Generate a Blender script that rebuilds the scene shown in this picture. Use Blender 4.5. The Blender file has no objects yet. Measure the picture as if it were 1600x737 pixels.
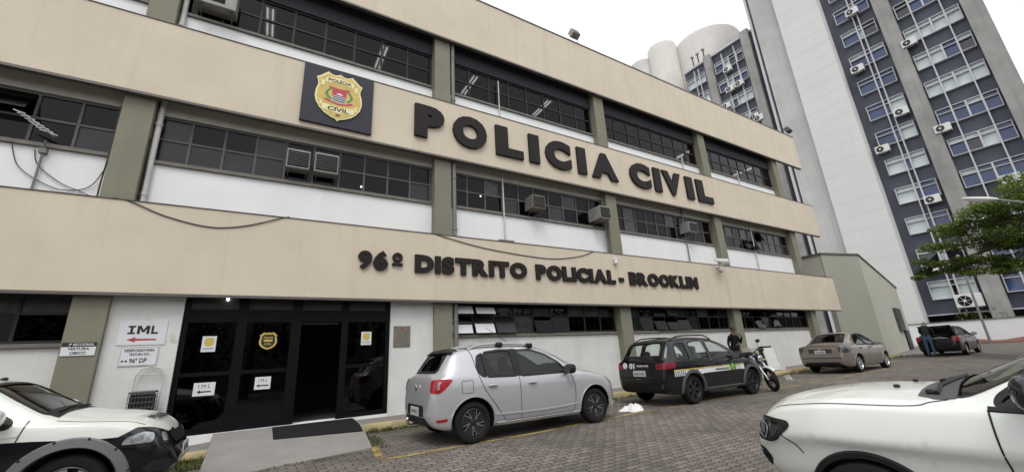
import bpy, bmesh, math, random
from mathutils import Vector, Matrix, noise
from mathutils.bvhtree import BVHTree
from mathutils.geometry import delaunay_2d_cdt
import numpy as np
R = math.radians
random.seed(7)
C = bpy.context.scene.collection
SC = bpy.context.scene

# ------------------------------------------------------------------ camera, sky, sun, exposure
cam_data = bpy.data.cameras.new('camera')
cam_data.sensor_fit = 'HORIZONTAL'
cam_data.sensor_width = 36.0
cam_data.lens = 36.0 * 632.0 / 1600.0
cam_data.clip_start = 0.05
cam_data.clip_end = 2000
cam = bpy.data.objects.new('camera', cam_data)
C.objects.link(cam)
PITCH, ROLL, YAW = 0.29097, -0.054808, 0.5482
_f = Vector((math.sin(YAW) * math.cos(PITCH), math.cos(YAW) * math.cos(PITCH), math.sin(PITCH)))
_r = Vector((math.cos(YAW), -math.sin(YAW), 0))
_u = _r.cross(_f)
_R = _r * math.cos(ROLL) + _u * math.sin(ROLL)
_U = _u * math.cos(ROLL) - _r * math.sin(ROLL)
cam.matrix_world = Matrix(((_R.x, _U.x, -_f.x, 0), (_R.y, _U.y, -_f.y, 0), (_R.z, _U.z, -_f.z, 1.28), (0, 0, 0, 1)))
SC.camera = cam

SUN_EL, SUN_AZ = R(58), R(208)          # azimuth clockwise from +Y
wd = bpy.data.worlds.new('World')
SC.world = wd
wd.use_nodes = True
nt = wd.node_tree
nt.nodes.clear()
out = nt.nodes.new('ShaderNodeOutputWorld')
bg = nt.nodes.new('ShaderNodeBackground')
sky = nt.nodes.new('ShaderNodeTexSky')
sky.sky_type = 'NISHITA'
sky.sun_disc = False
sky.sun_elevation = SUN_EL
sky.sun_rotation = SUN_AZ
sky.air_density = 1.0
sky.dust_density = 4.0
sky.ozone_density = 1.0
hsv = nt.nodes.new('ShaderNodeHueSaturation')       # overcast: the blue goes grey-white
hsv.inputs['Saturation'].default_value = 0.10
mixc = nt.nodes.new('ShaderNodeMix')                 # an even cloud layer in front of the clear sky
mixc.data_type = 'RGBA'
mixc.inputs['Factor'].default_value = 0.6
mixc.inputs[7].default_value = (11.0, 11.3, 11.8, 1)
nt.links.new(sky.outputs[0], hsv.inputs['Color'])
nt.links.new(hsv.outputs[0], mixc.inputs[6])
nt.links.new(mixc.outputs[2], bg.inputs[0])
bg.inputs[1].default_value = 0.12
nt.links.new(bg.outputs[0], out.inputs[0])

sd = bpy.data.lights.new('sun', 'SUN')
sd.energy = 1.0
sd.angle = R(25)
sd.color = (1.0, 0.965, 0.92)
so = bpy.data.objects.new('sun', sd)
C.objects.link(so)
_d = Vector((math.sin(SUN_AZ) * math.cos(SUN_EL), math.cos(SUN_AZ) * math.cos(SUN_EL), math.sin(SUN_EL)))
so.rotation_euler = _d.to_track_quat('Z', 'Y').to_euler()
vs = SC.view_settings
vs.view_transform = 'Standard'
vs.look = 'None'
vs.exposure = 0.42
vs.gamma = 1.0
vs.use_curve_mapping = False
SC.cycles.max_bounces = 8
SC.cycles.transparent_max_bounces = 24

# ------------------------------------------------------------------ materials
def srgb(r, g, b):
    f = lambda c: (c / 255 / 12.92) if c / 255 <= 0.04045 else ((c / 255 + 0.055) / 1.055) ** 2.4
    return (f(r), f(g), f(b))

def M(name, col, rough=0.6, metal=0.0, coat=0.0, var=0.0, scale=3.0, bump=0.0, bscale=60.0, streak=0.0, spec=0.5, dirt=None, seams=None):
    m = bpy.data.materials.new(name)
    m.use_nodes = True
    t = m.node_tree
    b = t.nodes['Principled BSDF']
    b.inputs['Base Color'].default_value = (*col, 1)
    b.inputs['Roughness'].default_value = rough
    b.inputs['Metallic'].default_value = metal
    b.inputs['Coat Weight'].default_value = coat
    b.inputs['Coat Roughness'].default_value = 0.04
    b.inputs['Specular IOR Level'].default_value = spec
    if var or bump or streak or dirt:
        tc = t.nodes.new('ShaderNodeTexCoord')
    cur = None
    def noise_node(sc, det=6, mp=None, rgh=0.6):
        n = t.nodes.new('ShaderNodeTexNoise')
        n.inputs['Scale'].default_value = sc
        n.inputs['Detail'].default_value = det
        n.inputs['Roughness'].default_value = rgh
        if mp:
            q = t.nodes.new('ShaderNodeMapping')
            q.inputs['Scale'].default_value = mp
            t.links.new(tc.outputs['Object'], q.inputs[0])
            t.links.new(q.outputs[0], n.inputs['Vector'])
        else:
            t.links.new(tc.outputs['Object'], n.inputs['Vector'])
        return n
    def mix(fac_socket, a, bcol, lo=0.35, hi=0.7):
        mr = t.nodes.new('ShaderNodeMapRange')
        mr.inputs['From Min'].default_value = lo
        mr.inputs['From Max'].default_value = hi
        t.links.new(fac_socket, mr.inputs['Value'])
        x = t.nodes.new('ShaderNodeMix')
        x.data_type = 'RGBA'
        t.links.new(mr.outputs[0], x.inputs['Factor'])
        if hasattr(a, 'default_value'):
            t.links.new(a, x.inputs[6])
        else:
            x.inputs[6].default_value = (*a, 1)
        x.inputs[7].default_value = (*bcol, 1)
        return x.outputs[2]
    if var:
        n = noise_node(scale)
        cur = mix(n.outputs[0], tuple(min(1, c * (1 + var * 0.6)) for c in col), tuple(c * (1 - var) for c in col), 0.3, 0.72)
    if streak:
        n = noise_node(1.0, 5, (3.2, 3.2, 0.16))
        a = cur if cur is not None else col
        cur = mix(n.outputs[0], a, tuple(c * (1 - streak) for c in col), 0.52, 0.78)
    if dirt:
        n = noise_node(dirt[1], 8, None, 0.7)
        a = cur if cur is not None else col
        cur = mix(n.outputs[0], a, dirt[0], dirt[2], dirt[2] + 0.12)
    if cur is not None:
        t.links.new(cur, b.inputs['Base Color'])
    if bump:
        n = noise_node(bscale, 5)
        bp = t.nodes.new('ShaderNodeBump')
        bp.inputs['Strength'].default_value = bump
        bp.inputs['Distance'].default_value = 0.02
        t.links.new(n.outputs[0], bp.inputs['Height'])
        t.links.new(bp.outputs[0], b.inputs['Normal'])
    return m

def glass(name, tint, ior=1.45, rough=0.0):
    m = bpy.data.materials.new(name)
    m.use_nodes = True
    t = m.node_tree
    t.nodes.clear()
    o = t.nodes.new('ShaderNodeOutputMaterial')
    tr = t.nodes.new('ShaderNodeBsdfTransparent')
    tr.inputs[0].default_value = (*tint, 1)
    gl = t.nodes.new('ShaderNodeBsdfGlossy')
    gl.inputs['Roughness'].default_value = rough
    lw = t.nodes.new('ShaderNodeLayerWeight')
    lw.inputs[0].default_value = 0.5
    pw = t.nodes.new('ShaderNodeMath'); pw.operation = 'POWER'; pw.inputs[1].default_value = 5.0
    t.links.new(lw.outputs['Facing'], pw.inputs[0])
    f0 = ((ior - 1) / (ior + 1)) ** 2
    fr = t.nodes.new('ShaderNodeMath'); fr.operation = 'MULTIPLY_ADD'; fr.inputs[1].default_value = 1 - f0; fr.inputs[2].default_value = f0
    t.links.new(pw.outputs[0], fr.inputs[0])
    mx = t.nodes.new('ShaderNodeMixShader')
    t.links.new(fr.outputs[0], mx.inputs[0])
    t.links.new(tr.outputs[0], mx.inputs[1])
    t.links.new(gl.outputs[0], mx.inputs[2])
    t.links.new(mx.outputs[0], o.inputs[0])
    return m

def emit(name, col, s):
    m = bpy.data.materials.new(name)
    m.use_nodes = True
    b = m.node_tree.nodes['Principled BSDF']
    b.inputs['Base Color'].default_value = (0.8, 0.8, 0.8, 1)
    b.inputs['Emission Color'].default_value = (*col, 1)
    b.inputs['Emission Strength'].default_value = s
    return m

MT = dict(
    beige=M('beige_render', (0.575, 0.495, 0.39), 0.85, var=0.07, scale=0.9, bump=0.12, bscale=45, streak=0.12, dirt=((0.40, 0.34, 0.25), 2.6, 0.68)),
    white=M('white_wall_paint', (0.72, 0.725, 0.72), 0.8, var=0.05, scale=1.2, bump=0.1, bscale=50, streak=0.07, dirt=((0.5, 0.49, 0.46), 2.2, 0.70)),
    whited=M('grimy_white_wall_paint', (0.60, 0.60, 0.58), 0.85, var=0.10, scale=1.6, bump=0.12, bscale=50, streak=0.14, dirt=((0.42, 0.40, 0.35), 1.8, 0.62)),
    col=M('olive_column_paint', (0.19, 0.182, 0.132), 0.8, var=0.12, scale=1.5, bump=0.15, streak=0.12),
    lint=M('grey_lintel_paint', (0.40, 0.385, 0.34), 0.85, var=0.12, scale=1.3, streak=0.15),
    sill=M('concrete_sill', (0.16, 0.145, 0.125), 0.85, var=0.25, scale=5),
    navy=M('dark_soffit_paint', (0.028, 0.028, 0.036), 0.8, var=0.1),
    cap=M('metal_flashing', (0.10, 0.095, 0.085), 0.5, var=0.2),
    frame=M('window_steel', (0.028, 0.027, 0.027), 0.6, var=0.15, spec=0.25),
    mull=M('window_grey_steel', (0.095, 0.09, 0.088), 0.6, var=0.2, spec=0.3),
    black=M('black_paint_metal', (0.005, 0.005, 0.006), 0.45, var=0.1, spec=0.12),
    letter=M('dark_brown_letters', (0.018, 0.0145, 0.0135), 0.6, var=0.15, spec=0.18),
    badge=M('badge_board', (0.030, 0.030, 0.040), 0.55, var=0.08, spec=0.25),
    gold=M('badge_gold', (0.56, 0.41, 0.10), 0.35, var=0.2, scale=5),
    cream=M('badge_cream', (0.74, 0.67, 0.36), 0.4, var=0.1, scale=8),
    red=M('badge_red', (0.42, 0.03, 0.05), 0.5),
    green=M('badge_green', (0.04, 0.22, 0.05), 0.5),
    paper=M('white_paper', (0.62, 0.63, 0.645), 0.7, var=0.03),
    ink=M('black_ink', (0.012, 0.012, 0.012), 0.6),
    redink=M('red_arrow_ink', (0.35, 0.05, 0.04), 0.6),
    brass=M('aged_brass_plate', (0.23, 0.21, 0.175), 0.42, metal=0.6, var=0.2, scale=8),
    pipe=M('grey_pipe', (0.17, 0.165, 0.155), 0.6, var=0.2),
    pipew=M('pale_pipe', (0.50, 0.49, 0.46), 0.6, var=0.15),
    cable=M('black_cable', (0.02, 0.02, 0.02), 0.6),
    acw=M('ac_grey_case', (0.24, 0.23, 0.215), 0.6, var=0.2, scale=6),
    acl=M('ac_white_case', (0.62, 0.62, 0.60), 0.5, var=0.08),
    grille=M('dark_grille', (0.012, 0.012, 0.012), 0.8, spec=0.15),
    steel=M('zinc_steel', (0.42, 0.42, 0.42), 0.4, metal=0.8, var=0.15),
    camw=M('camera_white', (0.68, 0.68, 0.68), 0.4),
    pane=glass('window_glass', (0.17, 0.175, 0.18), 1.34),
    paned=glass('door_glass', (0.13, 0.13, 0.14), 1.55),
    paneg=M('dusty_pane', (0.016, 0.016, 0.017), 0.22, spec=0.35, var=0.6, scale=2.5),
    panec=M('curtained_pane', (0.05, 0.049, 0.047), 0.3, spec=0.3, var=0.7, scale=3.5),
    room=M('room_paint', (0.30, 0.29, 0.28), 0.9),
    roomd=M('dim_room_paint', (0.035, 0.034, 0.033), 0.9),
    tube=emit('lit_tube', (1.0, 0.98, 0.94), 1.6),
    bulb=emit('lit_bulb', (1.0, 0.97, 0.9), 9.0),
    conc=M('sidewalk_concrete', (0.18, 0.165, 0.155), 0.9, var=0.25, scale=1.6, bump=0.3, bscale=30, dirt=((0.09, 0.08, 0.07), 1.7, 0.6)),
    ramp=M('ramp_concrete', (0.24, 0.225, 0.21), 0.85, var=0.14, scale=2.2, bump=0.25, bscale=60, dirt=((0.16, 0.15, 0.14), 2.6, 0.66)),
    kerb=M('yellow_worn_kerb', (0.42, 0.34, 0.18), 0.9, var=0.25, scale=3, bump=0.4, bscale=25, dirt=((0.22, 0.19, 0.14), 2.4, 0.52)),
    mat=M('black_rubber_mat', (0.016, 0.015, 0.016), 0.9, spec=0.15, var=0.2, scale=9, bump=0.4, bscale=150),
    tyre=M('tyre_rubber', (0.012, 0.012, 0.012), 0.8, spec=0.2, var=0.2, bump=0.1),
    plastic=M('black_plastic', (0.012, 0.012, 0.013), 0.55, spec=0.3, var=0.1),
    plasticg=M('grey_plastic_cladding', (0.075, 0.075, 0.08), 0.65, spec=0.25, var=0.12),
    chrome=M('chrome', (0.75, 0.75, 0.75), 0.12, metal=1.0),
    alloy=M('alloy_rim', (0.55, 0.55, 0.56), 0.3, metal=0.9),
    rimd=M('dark_rim', (0.022, 0.022, 0.024), 0.4, metal=0.3),
    silver=M('silver_car_paint', (0.46, 0.46, 0.475), 0.32, metal=0.4, coat=0.6),
    beigec=M('champagne_car_paint', (0.235, 0.205, 0.18), 0.32, metal=0.5, coat=0.6),
    blackc=M('black_car_paint', (0.006, 0.006, 0.0075), 0.22, coat=0.35, spec=0.3),
    bluebk=M('dark_sedan_paint', (0.007, 0.007, 0.010), 0.22, coat=0.35, spec=0.3),
    whitec=M('white_car_paint', (0.66, 0.68, 0.63), 0.32, coat=0.8),
    seat=M('seat_fabric', (0.03, 0.03, 0.032), 0.9),
    gclear=glass('clear_car_glass', (0.88, 0.94, 0.91), 1.5),
    gtint=glass('tinted_car_glass', (0.10, 0.105, 0.11), 1.55),
    gblack=glass('dark_film_glass', (0.03, 0.03, 0.032), 1.42),
    lredd=M('tail_maroon', (0.16, 0.008, 0.02), 0.2, coat=0.25, spec=0.35),
    transom=M('smoked_transom_pane', (0.030, 0.030, 0.032), 0.3, spec=0.3),
    gmid=glass('grey_car_glass', (0.32, 0.36, 0.35), 1.55),
    lred=M('tail_red', (0.30, 0.008, 0.016), 0.2, coat=0.25, spec=0.35),
    ldark=M('smoked_lamp', (0.05, 0.048, 0.05), 0.12, coat=1.0),
    lclear=M('lamp_reflector', (0.42, 0.43, 0.44), 0.2, metal=0.5, coat=0.5, var=0.6, scale=25),
    lblk=M('lamp_black', (0.012, 0.013, 0.015), 0.15, coat=0.4),
    seam=M('panel_gap', (0.012, 0.012, 0.012), 0.9),
    plate=M('plate_grey', (0.50, 0.50, 0.50), 0.5),
    tjoint=M('render_joint', (0.50, 0.495, 0.48), .9),
    twhite=M('tower_white', (0.61, 0.605, 0.585), 0.85, var=0.05, scale=0.25, streak=0.05, bump=0.06),
    tgrey=M('tower_concrete', (0.29, 0.285, 0.27), 0.9, var=0.35, scale=0.35, streak=0.3),
    tgreyl=M('tower_light_concrete', (0.46, 0.455, 0.44), 0.9, var=0.16, scale=0.3, streak=0.2),
    tblue=M('tower_slate_panel', (0.055, 0.060, 0.085), 0.55, var=0.2, scale=0.5, streak=0.15),
    talu=M('tower_alu', (0.47, 0.47, 0.48), 0.5, var=0.05),
    tpane=M('tower_sky_reflect_pane', (0.026, 0.052, 0.15), 0.05, spec=0.7, var=0.5, scale=0.6),  # blue of the reflected sky is put into the pane colour
    tblind=M('tower_blind_pane', (0.54, 0.60, 0.595), 0.15, spec=0.6, var=0.12, scale=0.8),
    tdark=M('tower_dark_pane', (0.012, 0.013, 0.017), 0.06, spec=0.8),
    drum=M('drum_plaster', (0.56, 0.535, 0.50), 0.9, var=0.1, scale=0.4, streak=0.12),
    annex=M('annex_grey_green', (0.30, 0.30, 0.245), 0.85, var=0.06, scale=0.6, bump=0.1, streak=0.08),
    annexl=M('annex_brightened_green', (0.42, 0.415, 0.35), 0.85, var=0.06, scale=0.6, bump=0.1, streak=0.08),  # lighter copy of the annex paint; the brighter faces are put into the colour
    slate=M('slate_metal', (0.055, 0.057, 0.063), 0.55, var=0.15),
    bark=M('bark', (0.07, 0.055, 0.04), 0.9, var=0.3, scale=9, bump=0.6, bscale=20),
    skin=M('skin', (0.32, 0.19, 0.13), 0.6),
    skind=M('brown_skin', (0.14, 0.075, 0.05), 0.6),
    hairg=M('grey_hair', (0.22, 0.21, 0.20), 0.8),
    hairb=M('black_hair', (0.012, 0.011, 0.010), 0.7),
    jacket=M('dark_jacket', (0.030, 0.037, 0.037), 0.9, spec=0.1, var=0.2, scale=8),
    tshirt=M('black_shirt', (0.009, 0.0085, 0.009), 0.9, spec=0.1, var=0.2, scale=8),
    jeans=M('blue_jeans', (0.055, 0.085, 0.15), 0.9, var=0.3, scale=12),
    shoe=M('dark_shoes', (0.02, 0.018, 0.017), 0.6),
    tubew=M('cream_tube_paint', (0.42, 0.41, 0.37), 0.5, var=.1),
    cloth=M('white_rag', (0.66, 0.64, 0.62), 0.9, var=0.1, scale=9),
    soil=M('red_soil', (0.16, 0.075, 0.045), 0.95, var=0.3, scale=4, bump=0.5),
)

def leaf_mat(name, a, b):
    m = bpy.data.materials.new(name)
    m.use_nodes = True
    t = m.node_tree
    p = t.nodes['Principled BSDF']
    g = t.nodes.new('ShaderNodeNewGeometry')
    r = t.nodes.new('ShaderNodeMix')
    r.data_type = 'RGBA'
    r.inputs[6].default_value = (*a, 1)
    r.inputs[7].default_value = (*b, 1)
    t.links.new(g.outputs['Random Per Island'], r.inputs['Factor'])
    t.links.new(r.outputs[2], p.inputs['Base Color'])
    p.inputs['Roughness'].default_value = 0.55
    tr = t.nodes.new('ShaderNodeBsdfTranslucent')
    t.links.new(r.outputs[2], tr.inputs[0])
    mx = t.nodes.new('ShaderNodeMixShader')
    mx.inputs[0].default_value = 0.35
    t.links.new(p.outputs[0], mx.inputs[1])
    t.links.new(tr.outputs[0], mx.inputs[2])
    t.links.new(mx.outputs[0], t.nodes['Material Output'].inputs[0])
    return m
MT['leaf'] = leaf_mat('feathery_leaf', (0.055, 0.10, 0.014), (0.19, 0.25, 0.04))
MT['leafd'] = leaf_mat('dark_leaf', (0.015, 0.035, 0.01), (0.05, 0.085, 0.022))
MT['backdrop'] = M('backdrop_dark_green', (0.03, 0.042, 0.02), .95, var=.5, scale=.6)
MT['grass'] = leaf_mat('weed_leaf', (0.05, 0.075, 0.015), (0.14, 0.14, 0.04))

# ------------------------------------------------------------------ mesh helpers
class MB:
    def __init__(s, f=None):
        s.v = []; s.fc = []; s.f = f; s.mi = []; s.cm = 0
    def add(s, vs_, fs):
        o = len(s.v)
        if s.f: vs_ = [s.f(*p) for p in vs_]
        s.v += [tuple(p) for p in vs_]
        s.fc += [tuple(i + o for i in q) for q in fs]
        s.mi += [s.cm] * len(fs)
        return s
    def box(s, x0, y0, z0, x1, y1, z1):
        return s.add([(x0, y0, z0), (x1, y0, z0), (x1, y1, z0), (x0, y1, z0), (x0, y0, z1), (x1, y0, z1), (x1, y1, z1), (x0, y1, z1)],
                     [(0, 3, 2, 1), (4, 5, 6, 7), (0, 1, 5, 4), (1, 2, 6, 5), (2, 3, 7, 6), (3, 0, 4, 7)])
    def obox(s, c, ax, ay, az, hx, hy, hz):
        c = Vector(c); ax = Vector(ax).normalized() * hx; ay = Vector(ay).normalized() * hy; az = Vector(az).normalized() * hz
        P = [c + ax * i + ay * j + az * k for k in (-1, 1) for i, j in ((-1, -1), (1, -1), (1, 1), (-1, 1))]
        return s.add(P, [(0, 3, 2, 1), (4, 5, 6, 7), (0, 1, 5, 4), (1, 2, 6, 5), (2, 3, 7, 6), (3, 0, 4, 7)])
    def tube(s, pts, r, n=8, cap=True):
        pts = [Vector(p) for p in pts]
        rr = r if isinstance(r, (list, tuple)) else [r] * len(pts)
        V = []; F = []
        up = None
        for i, p in enumerate(pts):
            d = (pts[min(i + 1, len(pts) - 1)] - pts[max(i - 1, 0)]).normalized()
            if up is None:
                up = Vector((0, 0, 1)) if abs(d.z) < 0.9 else Vector((1, 0, 0))
            a = d.cross(up).normalized(); b = a.cross(d).normalized(); up = b
            for k in range(n):
                t = 2 * math.pi * k / n
                V.append(p + (a * math.cos(t) + b * math.sin(t)) * rr[i])
        for i in range(len(pts) - 1):
            for k in range(n):
                F.append((i * n + k, i * n + (k + 1) % n, (i + 1) * n + (k + 1) % n, (i + 1) * n + k))
        if cap:
            F.append(tuple(range(n))[::-1]); F.append(tuple((len(pts) - 1) * n + k for k in range(n)))
        return s.add(V, F)
    def lathe(s, prof, c, axis=(0, 0, 1), n=32, cap=True):
        c = Vector(c); w = Vector(axis).normalized()
        a = w.orthogonal().normalized(); b = w.cross(a)
        V = []; F = []
        for (r, h) in prof:
            for k in range(n):
                t = 2 * math.pi * k / n
                V.append(c + w * h + (a * math.cos(t) + b * math.sin(t)) * r)
        for i in range(len(prof) - 1):
            for k in range(n):
                F.append((i * n + k, i * n + (k + 1) % n, (i + 1) * n + (k + 1) % n, (i + 1) * n + k))
        if cap and prof[0][0] > 1e-4: F.append(tuple(range(n))[::-1])
        if cap and prof[-1][0] > 1e-4: F.append(tuple((len(prof) - 1) * n + k for k in range(n)))
        return s.add(V, F)
    def prism(s, poly, o, u, w, depth):
        # polygon in the (u,w) plane through o, extruded along u x w by depth
        o = Vector(o); u = Vector(u); w = Vector(w); nn = u.cross(w).normalized() * depth
        n = len(poly)
        V = [o + u * a + w * b for a, b in poly]; V += [p + nn for p in V]
        F = [tuple(range(n))[::-1], tuple(range(n, 2 * n))] + [(i, (i + 1) % n, n + (i + 1) % n, n + i) for i in range(n)]
        return s.add(V, F)
    def sup(s, c, rx, ry, rz, e=0.5, n=20, m=12, rot=None):
        c = Vector(c); V = []; F = []
        sg = lambda v, p: math.copysign(abs(v) ** p, v)
        for j in range(m + 1):
            ph = -math.pi / 2 + math.pi * j / m
            for i in range(n):
                th = 2 * math.pi * i / n
                p = Vector((rx * sg(math.cos(ph), e) * sg(math.cos(th), e), ry * sg(math.cos(ph), e) * sg(math.sin(th), e), rz * sg(math.sin(ph), e)))
                if rot: p = rot @ p
                V.append(c + p)
        for j in range(m):
            for i in range(n):
                F.append((j * n + i, j * n + (i + 1) % n, (j + 1) * n + (i + 1) % n, (j + 1) * n + i))
        return s.add(V, F)
    def build(s, name, mat, parent=None, smooth=False, local=False, bevel=0.0, off=(0, 0, 0)):
        me = bpy.data.meshes.new(name)
        o = Vector(off)
        if parent and not local:
            q = parent
            while q:
                o = o + q.location; q = q.parent
        me.from_pydata([tuple(Vector(p) - o) for p in s.v], [], s.fc)
        bm = bmesh.new(); bm.from_mesh(me)
        bmesh.ops.remove_doubles(bm, verts=bm.verts, dist=1e-5)
        bmesh.ops.recalc_face_normals(bm, faces=bm.faces)
        if bevel:
            bmesh.ops.bevel(bm, geom=[e for e in bm.edges if len(e.link_faces) == 2 and e.calc_face_angle(0) > 0.6], offset=bevel, segments=2, affect='EDGES', profile=0.6)
        bm.to_mesh(me); bm.free()
        for x in (mat if isinstance(mat, (list, tuple)) else [mat]):
            me.materials.append(x)
        if len(s.mi) == len(me.polygons) and any(s.mi):
            me.polygons.foreach_set('material_index', s.mi)
        ob = bpy.data.objects.new(name, me)
        C.objects.link(ob)
        if parent: ob.parent = parent
        if smooth: shade(me, smooth if not isinstance(smooth, bool) else 40)
        return ob

def shade(me, ang=40):
    me.polygons.foreach_set('use_smooth', [True] * len(me.polygons))
    try: me.set_sharp_from_angle(angle=R(ang))
    except Exception: pass

def tag(o, label=None, cat=None, group=None, kind=None):
    if label: o['label'] = label
    if cat: o['category'] = cat
    if group: o['group'] = group
    if kind: o['kind'] = kind
    return o

def thing(name, label, cat, loc=(0, 0, 0), rz=0, group=None):
    o = bpy.data.objects.new(name, None)
    C.objects.link(o)
    o.empty_display_size = 0.2
    o.location = loc; o.rotation_euler = (0, 0, rz)
    return tag(o, label, cat, group)

def copy_tree(o, parent=None):
    c = o.copy(); C.objects.link(c)
    if parent: c.parent = parent
    for ch in list(o.children): copy_tree(ch, c)
    return c

_txt = {}
def text_mesh(s, bold=0.0, extrude=0.02):
    if 'M' in s: bold = 0.0
    if '9' in s: bold = min(bold, 0.048)
    k = (s, bold, extrude)
    if k in _txt: return _txt[k]
    cu = bpy.data.curves.new('t', 'FONT'); cu.body = s; cu.size = 1.0; cu.extrude = extrude; cu.offset = bold; cu.resolution_u = 4
    ob = bpy.data.objects.new('t', cu); C.objects.link(ob)
    dg = bpy.context.evaluated_depsgraph_get()
    me = bpy.data.meshes.new_from_object(ob.evaluated_get(dg))
    V = [tuple(v.co) for v in me.vertices]; F = [tuple(p.vertices) for p in me.polygons]
    bpy.data.objects.remove(ob); bpy.data.curves.remove(cu); bpy.data.meshes.remove(me)
    _txt[k] = (V, F)
    return V, F

def put_text(mb, s, o, u, w, width=None, height=None, bold=0.01, depth=0.004, center=True, box=None):
    """text in the plane (u right, w up) through o; extruded a little along u x w"""
    V, F = text_mesh(s, bold, 0.5)
    if not V: return mb
    xs = [v[0] for v in V]; ys = [v[1] for v in V]
    x0, x1, y0, y1 = min(xs), max(xs), min(ys), max(ys)
    if height is None: height = (y1 - y0) * width / (x1 - x0)
    if width is None: width = (x1 - x0) * height / (y1 - y0)
    sx = width / (x1 - x0); sy = height / (y1 - y0)
    o = Vector(o); u = Vector(u).normalized(); w = Vector(w).normalized(); n = u.cross(w)
    cx = (x0 + x1) / 2 if center else x0; cy = (y0 + y1) / 2 if center else y0
    P = [o + u * ((v[0] - cx) * sx) + w * ((v[1] - cy) * sy) + n * ((v[2] + 0.5) * depth) for v in V]
    return mb.add(P, F)

XU, ZU = (1, 0, 0), (0, 0, 1)            # a sign on the facade: right is +X, up is +Z, it faces -Y

def gz(x, y):
    a = 0.00022 * min(max(x, 0), 45) ** 2 + 0.0198 * max(x - 45, 0)
    t = min(max((.6 - x) / 1.6, 0), 1)
    return a - .10 * t * t * (3 - 2 * t) + (0.062 * (max(y, -3) - 6.4) if y < 6.4 else 0.0)
# ------------------------------------------------------------------ ground
def grid_sheet(name, mat, xs, ys, zf, kind='structure'):
    V = [(x, y, zf(x, y)) for y in ys for x in xs]
    n = len(xs)
    F = [(j * n + i, j * n + i + 1, (j + 1) * n + i + 1, (j + 1) * n + i) for j in range(len(ys) - 1) for i in range(n - 1)]
    b = MB(); b.add(V, F)
    o = b.build(name, mat, smooth=True)
    return tag(o, kind=kind)

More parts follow.
